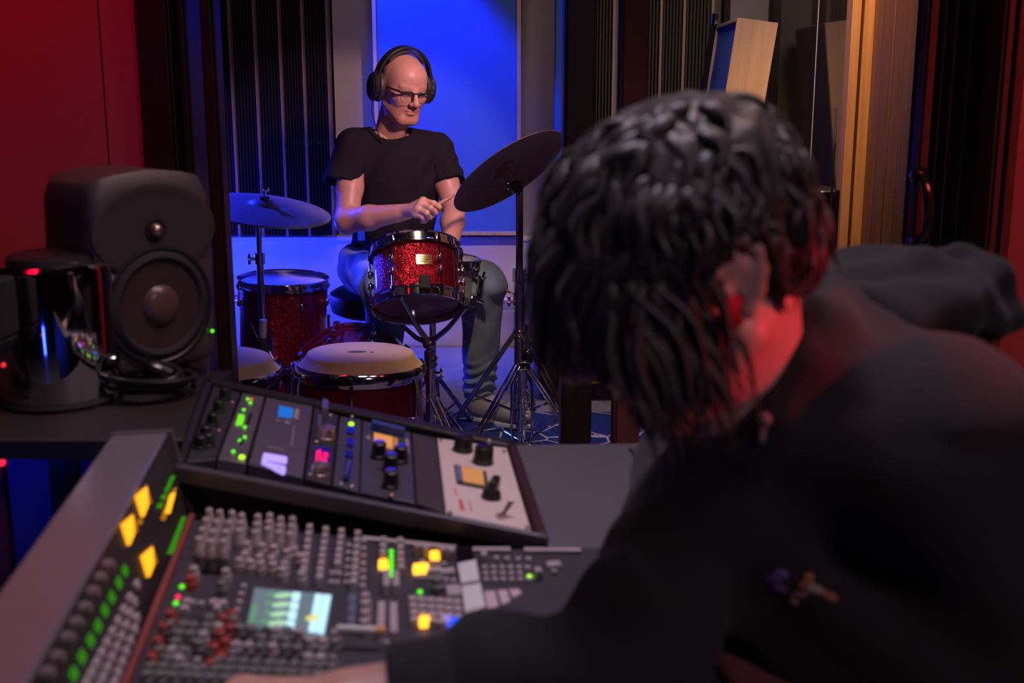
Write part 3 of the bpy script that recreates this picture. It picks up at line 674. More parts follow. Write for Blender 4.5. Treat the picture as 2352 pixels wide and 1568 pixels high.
# floor tom on three legs
FY = 3.62; c = PY(643, 646, FY); fr = 0.158; fh = 0.36
Tf = axis_matrix(Vector((c.x, FY, c.z - fh)), Vector((0.035, 0.0, 1)), CW)
ft = drum('floor_tom', 'large red sparkle floor tom left of the drummer', Tf, fr, fh, REDSPARK, nl=8, a_off=radians(22), hoop_h=0.03)
for an in (radians(-12), radians(105), radians(232)):
    u = Vector((cos(an), sin(an), 0)); p = Tf @ (u * (fr + 0.022))
    l = MB().tube([p + Vector((0, 0, 0.22)), p + Vector((0, 0, 0.0)), Vector((p.x, p.y, 0.06)), Vector((p.x, p.y, 0.013)) + u * 0.02], 0.0065, 8).build('leg', CHROME, ft)
    q = Tf @ (u * (fr + 0.008) + Vector((0, 0, 0.09))); MB().box(q, (0.035, 0.035, 0.05), Matrix.Rotation(an, 3, 'Z')).build('leg_bracket', CHROME, l, bevel=0.004)
    MB().ball(Vector((p.x, p.y, 0.026)) + u * 0.02, (0.014, 0.014, 0.014)).build('rubber_foot', RUBBER, l)

# bass drum
KY = 3.0; kc = PY(812, 931, 3.2); kr = 0.203; kd = 0.30; kz = 0.216
kn = Vector((0.06, -1.0, 0.0)).normalized()
Tk = frame(Vector((kc.x, KY + 0.04, kz)) - kn * kd, Vector((0, 0, 1)), kn)
t = thing('bass_drum', 'dark red bass drum lying behind the two congas', 'drum', M=Tk)
xf(MB().lathe([(kr, 0), (kr, kd), (kr - 0.007, kd), (kr - 0.007, 0)], 80, cap0=False, cap1=False), Tk).build('shell', WINE, t, sharp=50)
for z, s in ((kd, 1), (0, -1)):
    xf(MB().lathe([(kr + 0.002, z - s * 0.012), (kr + 0.012, z - s * 0.012), (kr + 0.013, z + s * 0.026), (kr + 0.002, z + s * 0.026), (kr + 0.002, z - s * 0.012)], 80, cap0=False, cap1=False), Tk).build('hoop', WINE, t, sharp=40)
    xf(MB().lathe([(0.0001, z + s * 0.004), (kr - 0.01, z + s * 0.004), (kr + 0.001, z - s * 0.006), (kr - 0.006, z - s * 0.008), (0.0001, z)], 64), Tk).build('drum_head', mat('black_drumhead', (0.02, 0.018, 0.02), 0.35, noise=0.1), t)
for k in range(10):
    an = 2 * pi * k / 10 + 0.27; u = Vector((cos(an), sin(an), 0)); vv = Vector((-sin(an), cos(an), 0))
    for z, s in ((kd, 1), (0, -1)):
        lo = xf(MB().tube([u * (kr + 0.010) + Vector((0, 0, z - s * 0.11)), u * (kr + 0.012) + Vector((0, 0, z - s * 0.09)), u * (kr + 0.010) + Vector((0, 0, z - s * 0.065))], [0.006, 0.012, 0.007], 8), Tk).build('lug', CHROME, t)
        mb = MB().tube([u * (kr + 0.017) + Vector((0, 0, z - s * 0.09)), u * (kr + 0.017) + Vector((0, 0, z + s * 0.030))], 0.0032, 8)
        mb.tube([u * (kr + 0.004) + Vector((0, 0, z + s * 0.026)), u * (kr + 0.018) + Vector((0, 0, z + s * 0.022)), u * (kr + 0.024) + Vector((0, 0, z + s * 0.006))], [0.008, 0.010, 0.006], 8)
        mb.tube([u * (kr + 0.017) - vv * 0.012 + Vector((0, 0, z + s * 0.034)), u * (kr + 0.017) + vv * 0.012 + Vector((0, 0, z + s * 0.034))], 0.004, 8)
        xf(mb, Tk).build('claw_hook', DCHROME, lo)
for s in (-1, 1):
    p0 = Vector((kc.x, KY + 0.10, kz)) + Vector((s * (kr + 0.004), 0, -0.06)); p1 = Vector((kc.x + s * (kr + 0.07), KY + 0.03, 0.018))
    l = MB().tube([p0, p1], 0.008, 10).build('spur', CHROME, t); MB().ball(p1, 0.012).build('rubber_foot', RUBBER, l)

# ---- congas
def conga(label, px, py, Y, R, lean, group):
    c = PY(px, py, Y); n = Vector((lean[0], lean[1], 1)).normalized(); zt = c.z; L_ = (zt - 0.0) / n.z
    T = axis_matrix(c - n * L_, n, CW); t = thing('conga', label, 'conga drum', M=T, group=group)
    h = L_ - 0.050
    prof = [(R * 0.62, 0.002), (R * 0.66, 0.03), (R * 0.86, h * 0.35), (R * 0.97, h * 0.62), (R * 0.985, h * 0.74), (R * 0.95, h), (R * 0.90, h), (R * 0.90, 0.01)]
    xf(MB().lathe(prof, 72, cap0=False, cap1=False), T).build('shell', WINE, t, sharp=60)
    xf(MB().lathe([(R * 0.635, 0.0), (R * 0.66, 0.0), (R * 0.69, 0.035), (R * 0.645, 0.035)], 64, cap0=False, cap1=False), T).build('base_ring', RUBBER, t)
    z = L_
    hd = [(0.0001, z), (R * 0.79, z - 0.001), (R * 0.825, z - 0.004), (R * 0.845, z - 0.010), (R * 0.88, z - 0.021), (R * 0.935, z - 0.030), (R * 0.962, z - 0.036), (R * 0.93, z - 0.040)]
    H_ = xf(MB().lathe(hd, 80, cap1=False), T).build('skin_head', HIDE, t, sharp=60)
    xf(MB().ball((0.01, -0.01, z + 0.0006), (0.011, 0.026, 0.0012), n=14).ball((0.018, 0.030, z + 0.0006), (0.007, 0.005, 0.001), n=10), T).build('stamp', mat('brown_ink', (0.08, 0.06, 0.05), 0.8, noise=0.2), H_)
    hp = [(R * 0.95, z - 0.034), (R * 0.985, z - 0.029), (R * 1.008, z - 0.034), (R * 1.02, z - 0.044), (R * 1.015, z - 0.058), (R * 0.99, z - 0.066), (R * 0.955, z - 0.064), (R * 0.95, z - 0.034)]
    xf(MB().lathe(hp, 80, cap0=False, cap1=False), T).build('rim', CHROME, t, sharp=60)
    for k in range(6):
        an = radians(-8) + 2 * pi * k / 6; u = Vector((cos(an), sin(an), 0)); vv = Vector((-sin(an), cos(an), 0))
        lo = xf(MB().hexa([u * R * q + vv * w_ + Vector((0, 0, zz)) for zz in (z - 0.20, z - 0.155) for q, w_ in ((0.93, -0.016), (1.07, -0.012), (1.07, 0.012), (0.93, 0.016))]), T).build('lug', CHROME, t, bevel=0.004)
        mb = MB().tube([u * R * 1.03 + Vector((0, 0, z - 0.24)), u * R * 1.03 + Vector((0, 0, z - 0.10)), u * R * 1.035 + Vector((0, 0, z - 0.085)), u * R * 1.0 + Vector((0, 0, z - 0.060))], [0.0045, 0.0045, 0.0055, 0.006], 8)
        mb.tube([u * R * 1.03 + Vector((0, 0, z - 0.215)), u * R * 1.03 + Vector((0, 0, z - 0.203))], 0.009, 6)
        xf(mb, T).build('tuning_hook', CHROME, lo)
    return t
conga('right one of two congas, its tan head stamped with a dark mark', 829, 806, 2.62, 0.173, (0.02, 0.055), 'congas in front of the bass drum')
conga('left one of two congas, cut by the dark window post', 505, 818, 2.64, 0.166, (0.04, 0.03), 'congas in front of the bass drum')
# chrome conga stand bar between them
c = PY(650, 872, 2.66)
t = thing('conga_stand', 'chrome tube stand with wing clamp standing between the congas', 'stand', (c.x, 2.72, 0))
MB().cyl((c.x, 2.72, 0.02), (c.x, 2.72, c.z + 0.02), 0.011).build('post', CHROME, t)
stand_joint(MB(), (c.x, 2.72, c.z), 0.017, 0.035, (0.8, -0.6, 0)).build('clamp', CHROME, t)
tripod(t, (c.x, 2.72, 0.13), 0.0, 0.10, radians(90), double=False)

# ---- cymbals and their stands
def cymbal(label, c, n, R, m, bell=0.055, under=True):
    T = frame(c, Vector(n).orthogonal(), n); t = thing('cymbal', label, 'cymbal', M=T)
    p = [(0.006, 0.019), (bell * 0.5, 0.017), (bell * 0.85, 0.008), (bell, 0.002)]
    for i in range(1, 15):
        r = bell + (R - bell) * i / 14; p.append((r, 0.002 - 0.020 * ((r - bell) / (R - bell)) ** 1.6 + 0.0004 * (i % 2)))
    q = [(r, z - 0.0016) for r, z in reversed(p)]
    xf(MB().lathe(p + q + [p[0]], 96, cap0=False, cap1=False), T).build('plate', m, t, sharp=80)
    mb = MB().cyl((0, 0, 0.019), (0, 0, 0.030), 0.016); xf(mb, T).build('felt', mat('felt', (0.10, 0.09, 0.09), 0.95, noise=0.2), t)
    return t, T
# left crash over the floor tom
c = PY(606, 470, 3.42); nL = (Vector((0.165, -0.105, 1))).normalized()
tL, TL = cymbal('wide bronze cymbal lit blue above the floor tom', c, nL, 0.232, BRASS)
b = Vector((PY(597, 600, 3.42).x, 3.42, 0.012))
t = thing('cymbal_stand', 'straight dark cymbal stand in front of the floor tom', 'stand', b)
top = TL @ Vector((0, 0, 0.052)); tlt = TL @ Vector((0, 0, -0.06))
MB().tube([b + Vector((0, 0, 0.06)), Vector((b.x, b.y, PY(597, 602, 3.42).z))], 0.0125, 14).build('lower_tube', DCHROME, t)
MB().tube([Vector((b.x, b.y, PY(597, 610, 3.42).z)), Vector((b.x, b.y, tlt.z)), tlt], 0.0095, 12).build('upper_tube', DCHROME, t)
stand_joint(MB(), (b.x, b.y, PY(597, 594, 3.42).z), 0.018, 0.036, (-0.9, -0.3, 0)).build('height_clamp', DCHROME, t)
stand_joint(MB(), tlt, 0.012, 0.03, (0.7, -0.7, 0)).build('tilter', DCHROME, t)
MB().tube([tlt, top], 0.0035, 8).build('rod', CHROME, t)
xf(MB().tube([(0, 0, 0.031), (0, 0, 0.05)], [0.006, 0.005], 8).ball((0.010, 0, 0.052), (0.006, 0.003, 0.010), n=8).ball((-0.010, 0, 0.052), (0.006, 0.003, 0.010), n=8), TL).build('wing_nut', CHROME, t)
tripod(t, b + Vector((0, 0, 0.30)), 0.0, 0.25, radians(205), m=DCHROME, legm=DCHROME, brace_z=0.09)
# a microphone aimed at the floor tom shell, low in front
p = PY(598, 800, 3.28)
t = thing('microphone', 'small stick microphone with clip in front of the floor tom', 'microphone', p)
MB().tube([PY(601, 846, 3.28), PY(602, 800, 3.28), PY(603, 775, 3.28)], [0.010, 0.0105, 0.0115], 14).build('body', MATTE, t)
MB().tube([PY(603, 775, 3.28), PY(604, 762, 3.28), PY(605, 734, 3.28)], [0.0120, 0.013, 0.012], 14).build('grille', mat('grey_mesh', (0.42, 0.34, 0.33), 0.5, 0.6, noise=0.3, nscale=900), t)
MB().tube([PY(602, 800, 3.28), PY(590, 772, 3.285), PY(577, 742, 3.29)], [0.008, 0.006, 0.004], 8, flat=0.5).build('clip', DCHROME, t)
p2 = PY(603, 850, 3.30); MB().tube([PY(601, 846, 3.28), p2, Vector((p2.x, 3.30, 0.02))], 0.008, 10).build('stand_tube', MATTE, t); MB().lathe([(0.0001, 0.012), (0.07, 0.012), (0.075, 0.02), (0.03, 0.034), (0.0001, 0.036)], 24, Matrix.Translation((p2.x, 3.30, 0))).build('stand_base', MATTE, t)

# right crash, tilted so the underside faces the window
c = PY(1163, 386, 3.45); nR = (CU * 0.86 - CR * 0.56 + CF * 0.27).normalized()
tR, TRm = cymbal('dark tilted cymbal seen from below at the right', c, nR, 0.222, DARKCYM)
b = Vector((PY(1193, 700, 3.40).x, 3.40, 0.012))
t = thing('cymbal_stand', 'tall boom cymbal stand behind the seated engineer', 'stand', b)
jt = PY(1187, 430, 3.40); rb = TRm @ Vector((0, 0, -0.105)); top = TRm @ Vector((0, 0, 0.055))
MB().tube([b + Vector((0, 0, 0.05)), Vector((b.x, b.y, PY(1193, 640, 3.40).z))], 0.0185, 18).build('lower_tube', DCHROME, t)
MB().tube([Vector((b.x, b.y, PY(1193, 645, 3.40).z)), Vector((b.x, b.y, jt.z))], 0.013, 14).build('upper_tube', mat('dark_tube', (0.10, 0.075, 0.07), 0.3, 0.8, noise=0.1), t)
stand_joint(MB(), (b.x, b.y, PY(1193, 632, 3.40).z), 0.024, 0.045, (0.95, -0.3, 0.12)).build('height_clamp', CHROME, t)
stand_joint(MB(), (b.x, b.y, PY(1193, 690, 3.40).z), 0.022, 0.03, (-0.95, -0.3, 0)).build('memory_lock', DCHROME, t)
mb = MB().ball(jt, 0.024).tube([jt + Vector((0, -0.03, 0)), jt + Vector((0, 0.03, 0))], 0.018, 14); stand_joint(mb, jt, 0.014, 0.03, (-0.8, -0.6, 0)).build('tilter', mat('black_chrome', (0.10, 0.10, 0.11), 0.12, 1.0, noise=0.1), t)
MB().tube([jt, rb, top], 0.0036, 8).build('rod', CHROME, t)
xf(MB().tube([(0, 0, 0.031), (0, 0, 0.054)], [0.007, 0.005], 8), TRm).build('wing_nut', CHROME, t)
hub = Vector((b.x, b.y, PY(1193, 765, 3.40).z))
tripod(t, hub, 0.0, 0.30, radians(200), legm=mat('leg_steel', (0.30, 0.27, 0.28), 0.25, 1.0, noise=0.15), brace_z=0.10)
mb = stand_joint(MB(), hub, 0.024, 0.03, (0, -1, 0)); mb.build('leg_collar', CHROME, t)

# hi-hat stand with pedal in front of the boom stand
b = Vector((PY(1198, 900, 3.24).x, 3.24, 0.012))
t = thing('hi_hat_stand', 'short chrome hi hat stand with pedal and spread legs', 'stand', b)
zc = PY(1198, 838, 3.24).z
MB().tube([b + Vector((0, 0, 0.03)), Vector((b.x, b.y, zc + 0.02))], 0.013, 14).build('lower_tube', CHROME, t)
MB().tube([Vector((b.x + 0.02, b.y, zc)), Vector((b.x + 0.02, b.y, PY(1215, 752, 3.24).z))], 0.009, 12).build('upper_tube', DCHROME, t)
MB().tube([Vector((b.x - 0.005, b.y, zc)), Vector((b.x + 0.028, b.y, zc))], 0.022, 14).ball((b.x + 0.02, b.y, zc + 0.03), (0.022, 0.022, 0.03)).build('leg_collar', mat('black_chrome', (0.1, 0.1, 0.1), 0.1), t)
stand_joint(MB(), (b.x + 0.02, b.y, PY(1215, 752, 3.24).z), 0.014, 0.024, (0.9, -0.4, 0)).build('clutch', CHROME, t)
tripod(t, Vector((b.x, b.y, zc)), 0.0, 0.25, radians(215), double=True, brace_z=0.05)
sp = MB(); pts = [Vector((b.x + 0.016 + 0.008 * cos(i * 0.9), b.y - 0.02 + 0.008 * sin(i * 0.9), 0.10 + 0.0022 * i)) for i in range(64)]; sp.tube(pts, 0.0018, 5).build('spring', DCHROME, t)
for s in (-1, 1):
    x = b.x + s * 0.034; MB().tube([(x * 0.3 + b.x * 0.7, b.y - 0.03, zc - 0.01), (x, b.y - 0.04, zc - 0.06), (x, b.y - 0.05, 0.10), (x - s * 0.012, b.y - 0.06, 0.03)], 0.0048, 8).build('pull_rod', CHROME, t)
fb = MB().hexa([Vector(q) for q in ((b.x - 0.04, b.y - 0.30, 0.016), (b.x + 0.04, b.y - 0.30, 0.016), (b.x + 0.036, b.y - 0.05, 0.05), (b.x - 0.036, b.y - 0.05, 0.05), (b.x - 0.04, b.y - 0.30, 0.024), (b.x + 0.04, b.y - 0.30, 0.024), (b.x + 0.036, b.y - 0.05, 0.058), (b.x - 0.036, b.y - 0.05, 0.058))])
fb.build('footboard', DCHROME, t, bevel=0.003)

# drum throne
b = PY(868, 700, 3.86); b = Vector((b.x, 3.86, 0.0)); zs = PY(868, 680, 3.70).z
t = thing('drum_throne', 'round black padded drum stool under the drummer', 'stool', b)
MB().lathe([(0.0001, zs - 0.10), (0.15, zs - 0.10), (0.18, zs - 0.085), (0.19, zs - 0.05), (0.185, zs - 0.015), (0.16, zs), (0.0001, zs + 0.004)], 48, Matrix.Translation((b.x, b.y, 0))).build('seat', mat('black_vinyl', (0.012, 0.012, 0.014), 0.45, bump=0.2), t)
MB().cyl(b + Vector((0, 0, 0.05)), (b.x, b.y, zs - 0.1), 0.016).build('post', CHROME, t)
tripod(t, b + Vector((0, 0, 0.26)), 0.0, 0.24, 0.5, brace_z=0.08)
# ============================================================ mixing console, outboard rack, monitor shelf
YAW = radians(8.83); RU = Vector((cos(YAW), sin(YAW), 0)); LV = Vector((-sin(YAW), cos(YAW), 0)); ZU = Vector((0, 0, 1))
def C3(u, v, z): return RU * u + LV * v + ZU * z
ZS = 0.70
GREYMETAL = mat('grey_anodised', (0.34, 0.30, 0.34), 0.24, 0.60, noise=0.06, nscale=30, bump=0.05, bscale=500)
FACE = mat('console_face', (0.030, 0.026, 0.030), 0.5, noise=0.1, nscale=40)
SURF = mat('console_surface', (0.042, 0.038, 0.052), 0.55, noise=0.12, nscale=25)
REDTRIM = mat('red_trim', (0.22, 0.05, 0.05), 0.5, noise=0.1)
DESK = mat('grey_desk_laminate', (0.105, 0.100, 0.118), 0.6, noise=0.06, nscale=60, bump=0.08, bscale=900)
LEATHER = mat('black_leather', (0.020, 0.016, 0.018), 0.45, bump=0.35, bscale=350)
KEY = mat('grey_key', (0.42, 0.36, 0.38), 0.5, noise=0.08); KNOBG = mat('grey_knob', (0.15, 0.16, 0.155), 0.45, noise=0.1)
KNOBP = mat('pale_knob', (0.38, 0.33, 0.345), 0.45, noise=0.1); KNOBR = mat('red_knob', (0.34, 0.045, 0.035), 0.4, noise=0.1)
KNOBK = mat('black_knob', (0.012, 0.011, 0.012), 0.35, noise=0.1); SILVER = mat('silver_knob', (0.70, 0.58, 0.55), 0.28, 0.9, noise=0.1)
E_YEL = emit('lit_amber', (1.0, 0.42, 0.02), 2.6); E_GRN = emit('lit_green', (0.10, 0.85, 0.01), 1.4); E_DGRN = emit('dim_green', (0.05, 0.40, 0.005), 0.55)
E_RED = emit('lit_red', (1.0, 0.01, 0.08), 1.5); E_BLU = emit('lit_blue', (0.02, 0.10, 1.0), 1.3); E_LAV = emit('lit_lavender', (0.42, 0.30, 1.0), 1.25); E_LIME = emit('lit_lime', (0.40, 0.95, 0.01), 1.8)
E_VU = emit('vu_glow', (1.0, 0.40, 0.10), 0.62); E_CYAN = emit('lit_azure', (0.01, 0.22, 0.85), 0.62)
E_SCR = emit('screen_grey', (0.18, 0.25, 0.30), 0.6); E_SCRG = emit('screen_mint', (0.48, 0.85, 0.55), 0.75); E_SCRB = emit('screen_pale_blue', (0.50, 0.82, 1.0), 1.15); E_SCRD = emit('screen_green', (0.16, 0.42, 0.22), 0.6); E_SCRY = emit('screen_yellow', (0.85, 0.85, 0.25), 0.8)

org = C3(0.02, 0.85, 0.0)
con = thing('mixing_console', 'large grey mixing console covered in knobs and lit buttons', 'mixing console', M=frame(org, RU, ZU))
V0, V1 = 0.42, 1.205
# body under the control surface, following the bent far edge
fl = PZ(440, 1193, ZS); fm = PZ(1050, 1264, ZS); fr_ = PZ(1336, 1264, ZS); nl = C3(-0.21, V0, ZS); nr = C3(0.30, V0, ZS)
fr2 = C3(0.30, fr_.dot(LV), ZS)
poly = [nl, nr, fr2, fm, fl]
def slabpoly(mb, P, z0, z1):
    N = len(P); vs = [Vector((p.x, p.y, z0)) for p in P] + [Vector((p.x, p.y, z1)) for p in P]
    return mb.add(vs, [tuple(range(N - 1, -1, -1)), tuple(range(N, 2 * N))] + [(i, (i + 1) % N, N + (i + 1) % N, N + i) for i in range(N)])
slabpoly(MB(), poly, ZS - 0.09, ZS).build('control_surface', SURF, con)
slabpoly(MB(), [C3(-0.28, V0 + 0.05, 0), C3(0.0, V0 + 0.05, 0), C3(0.0, 0.98, 0), C3(-0.28, 0.98, 0)], 0.0, ZS - 0.09).build('pedestal', MATTE, con)
MB().hexa([nl + RU * -0.002, nl + RU * 0.004, fl + RU * 0.004, fl + RU * -0.002] + [q + ZU * 0.008 for q in (nl + RU * -0.002, nl + RU * 0.004, fl + RU * 0.004, fl + RU * -0.002)]).build('red_edge_strip', REDTRIM, con)
# pale rails along the far edge of the modules
for a, b in (((832, 1241), (1046, 1263)), ((1086, 1267), (1172, 1267)), ((1204, 1268), (1334, 1269))):
    p, q = PZ(*a, ZS), PZ(*b, ZS); d = (q - p).normalized(); nn = Vector((-d.y, d.x, 0)); MB().hexa([p - nn * 0.004, q - nn * 0.004, q + nn * 0.004, p + nn * 0.004] + [k + ZU * 0.004 for k in (p - nn * 0.004, q - nn * 0.004, q + nn * 0.004, p + nn * 0.004)]).build('module_rail', KEY, con)
# meter bridge
UT, UB, ZT = -0.235, -0.211, 0.80
def brid(v0, v1): return [C3(-0.30, v0, ZS - 0.16), C3(UB, v0, ZS - 0.02), C3(UB, v1, ZS - 0.02), C3(-0.30, v1, ZS - 0.16), C3(-0.296, v0, ZT - 0.004), C3(UT - 0.004, v0, ZT - 0.004), C3(UT - 0.004, v1, ZT - 0.004), C3(-0.296, v1, ZT - 0.004)]
br = MB().hexa(brid(V0, V1)).build('meter_bridge', FACE, con)
MB().hexa([C3(-0.302, V0, ZT - 0.006), C3(UT, V0, ZT - 0.006), C3(UT, V1, ZT - 0.006), C3(-0.302, V1, ZT - 0.006), C3(-0.300, V0, ZT), C3(UT - 0.001, V0, ZT), C3(UT - 0.001, V1, ZT), C3(-0.300, V1, ZT)]).build('bridge_cover', GREYMETAL, br, bevel=0.004, segs=3)
MB().hexa([C3(-0.304, V1, ZS - 0.18), C3(UB + 0.006, V1, ZS - 0.03), C3(UB + 0.006, V1 + 0.008, ZS - 0.03), C3(-0.304, V1 + 0.008, ZS - 0.18), C3(-0.302, V1, ZT + 0.001), C3(UT + 0.004, V1, ZT + 0.001), C3(UT + 0.004, V1 + 0.008, ZT + 0.001), C3(-0.302, V1 + 0.008, ZT + 0.001)]).build('end_cheek', mat('end_cheek_grey', (0.16, 0.12, 0.14), 0.45, 0.4, noise=0.1), br)
fo = C3(UT - 0.004, 0.8, ZT - 0.004); fd = C3(UB, 0.8, ZS - 0.02); fdn = (fd - fo).normalized(); FN = LV.cross(fdn).normalized()
if FN.dot(RU) < 0: FN = -FN
def FP(px, py): return PP(px, py, fo, FN)          # a point on the bridge's face
def onface(mb, P, up=0.003): return mb.slab([FP(*p) for p in P], FN, up, 0.001)
VUM = mat('vu_window', (0.9, 0.4, 0.02), 0.4, emit=(1.0, 0.40, 0.01), es=1.5); VUD = emit('vu_dim', (0.85, 0.30, 0.01), 0.45)
for cx_, cy_ in ((326, 1152), (294, 1217), (339, 1290)):
    e = onface(MB(), [(cx_ - 17, cy_ - 12), (cx_ + 6, cy_ - 32), (cx_ + 9, cy_ + 10), (cx_ - 2, cy_ + 36)], 0.003).build('vu_meter', VUM, br)
    onface(MB(), [(cx_ + 7, cy_ - 38), (cx_ + 12, cy_ - 22), (cx_ + 19, cy_ + 3), (cx_ + 10, cy_ + 8)], 0.002).build('vu_scale', VUD, e)
onface(MB(), [(313, 1199), (318, 1193), (322, 1200), (317, 1206)]).build('indicator', VUD, br)
onface(MB(), [(391, 1134), (398, 1132), (385, 1180), (377, 1178)]).build('bar_display', VUM, br)
onface(MB(), [(398, 1122), (405, 1119), (377, 1195), (368, 1193)], 0.001).build('bar_surround', VUD, br)
for P in ([(393, 1093), (399, 1092), (383, 1130), (377, 1131)], [(372, 1136), (379, 1134), (377, 1146), (370, 1147)], [(362, 1157), (370, 1154), (368, 1166), (360, 1168)], [(418, 1187), (424, 1187), (393, 1272), (384, 1272)]):
    onface(MB(), P, 0.002).build('level_display', E_DGRN, br)
DIG = [(285, 1311), (271, 1339), (255, 1372), (239, 1402), (223, 1438), (206, 1471), (186, 1509), (167, 1548)]
# two-figure green read-outs, one for every channel
SEG = {'0': 'abcdef', '1': 'bc', '2': 'abged', '3': 'abgcd', '5': 'afgcd', '8': 'abcdefg', '4': 'fgbc', '6': 'afgedc'}
def seven(mb, ch, o, ux, uy, w_, h_, th):
    pos = {'a': (0, h_ / 2, 1), 'g': (0, 0, 1), 'd': (0, -h_ / 2, 1), 'f': (-w_ / 2, h_ / 4, 0), 'b': (w_ / 2, h_ / 4, 0), 'e': (-w_ / 2, -h_ / 4, 0), 'c': (w_ / 2, -h_ / 4, 0)}
    n = ux.cross(uy).normalized()
    for s in SEG[ch]:
        x, y, hz = pos[s]; c = o + ux * x + uy * y; d = (w_ / 2 - th * 0.3, th / 2) if hz else (th / 2, h_ / 4 - th * 0.3)
        mb.slab([c - ux * d[0] - uy * d[1], c + ux * d[0] - uy * d[1], c + ux * d[0] + uy * d[1], c - ux * d[0] + uy * d[1]], n, 0.0012, 0.0002)
for (x, y) in DIG:
    p = FP(x, y); mb = MB(); ux = LV; uy = -fdn
    seven(mb, '5', p + ux * 0.0035 + FN * 0.0005, ux, uy, 0.0036, 0.0075, 0.0016); seven(mb, '5', p - ux * 0.0035 + FN * 0.0005, ux, uy, 0.0036, 0.0075, 0.0016)
    mb.build('digit_display', E_DGRN, br)
FACEM = frame((0, 0, 0), LV, FN).to_3x3()
def knobmesh(name, r, h, m, cap=None):
    o = MB().lathe([(r, 0), (r * 0.96, h * 0.55), (r * 0.80, h * 0.62), (r * 0.74, h), (r * 0.6, h * 1.04), (0.0001, h * 1.04)], 20).bx(-r * 0.08, r * 0.08, 0, r * 0.74, h * 0.98, h * 1.08).build(name, m)
    return o
def keymesh(name, w_, d, h, m):
    x, y = w_ / 2, d / 2; return MB().hexa([Vector(q) for q in ((-x, -y, 0), (x, -y, 0), (x, y, 0), (-x, y, 0), (-x * 0.86, -y * 0.86, h), (x * 0.86, -y * 0.86, h), (x * 0.86, y * 0.86, h), (-x * 0.86, y * 0.86, h))]).build(name, m, bevel=0.0007)
PROTO = {}
def proto(kind, fn):
    if kind not in PROTO: PROTO[kind] = fn()
    return PROTO[kind]
SURFM = frame((0, 0, 0), RU, ZU).to_3x3()
CNT = {}
USED = set()
def put(kind, fn, parent, p, M):
    src = proto(kind, fn)
    if kind not in USED:
        USED.add(kind); src.parent = parent; m = Matrix.Translation(p) @ M.to_4x4(); src.matrix_basis = MW[parent.name].inverted() @ m; MW[src.name] = m; return src
    return inst(src, parent, p, M)
# soft grey buttons and a bank of white channel keys on the bridge face
for x, y in ((237, 1300), (220, 1330), (202, 1363), (184, 1399), (163, 1434), (143, 1469), (119, 1513), (95, 1550)):
    put('bridge_knob', lambda: knobmesh('bridge_knob', 0.0062, 0.008, mat('bridge_knob_grey', (0.20, 0.16, 0.16), 0.5, noise=0.1)), br, FP(x + 4, y), FACEM)
for i in range(11):
    t_ = (i / 10) ** 0.9
    for j in range(3):
        if i < 3 and j > i: continue
        a = (310 - 128 * t_, 1345 + 250 * t_); d = (34 * (0.35 + 0.65 * min(1, i / 3)) + 36 * t_, 34 + 18 * t_)
        put('bridge_key', lambda: keymesh('bridge_key', 0.0130, 0.0085, 0.004, KEY), br, FP(a[0] + d[0] * j / 2.4, a[1] + d[1] * j / 2.4 * 0.55), FACEM)

# ---- control surface: everything is placed on the plane z = ZS
def S(px, py): return PZ(px, py, ZS)
KF = {'key': lambda: keymesh('button', 0.0088, 0.0088, 0.0075, KEY), 'cap': lambda: keymesh('button', 0.0078, 0.012, 0.012, KNOBP), 'wide': lambda: keymesh('button', 0.017, 0.012, 0.006, KEY), 'big': lambda: keymesh('button', 0.017, 0.022, 0.006, KEY),
      'small': lambda: keymesh('button', 0.0066, 0.0066, 0.005, KNOBP), 'lit': lambda: keymesh('lit_button', 0.0105, 0.0105, 0.008, E_YEL), 'litwide': lambda: keymesh('lit_button', 0.018, 0.014, 0.007, E_YEL),
      'blue': lambda: keymesh('lit_button', 0.014, 0.011, 0.007, E_BLU), 'lav': lambda: keymesh('lit_button', 0.010, 0.014, 0.007, mat('lavender_key', (0.45, 0.38, 0.75), 0.4, emit=(0.25, 0.2, 0.8), es=0.35)),
      'knob': lambda: knobmesh('knob', 0.0062, 0.014, KNOBG), 'knobp': lambda: knobmesh('knob', 0.0060, 0.014, KNOBP), 'knobd': lambda: knobmesh('knob', 0.0058, 0.012, mat('charcoal_knob', (0.035, 0.034, 0.036), 0.4, noise=0.1)), 'knobr': lambda: knobmesh('knob', 0.0062, 0.014, KNOBR), 'enc': lambda: knobmesh('encoder', 0.0095, 0.016, KNOBG), 'tall': lambda: knobmesh('knob', 0.0056, 0.022, KNOBP)}
def ledm(name, m, r=0.0028): return MB().ball((0, 0, 0.001), (r, r, r * 0.8), n=10).build(name, m)
for k_, m_ in (('lg', E_GRN), ('lr', E_RED), ('ly', E_YEL), ('ll', E_LIME)): KF[k_] = (lambda m_=m_: ledm('indicator_light', m_))
rest = {k: [] for k in ('knob', 'knobp', 'small', 'key')}
def ctl(kind, px, py, rot=0): put(kind, KF[kind], con, S(px, py), SURFM @ Matrix.Rotation(rot, 3, 'Z'))
def col(kind, a, b, n, rot=0):
    for i in range(n):
        t_ = i / max(1, n - 1); ctl(kind, a[0] + (b[0] - a[0]) * t_, a[1] + (b[1] - a[1]) * t_, rot)
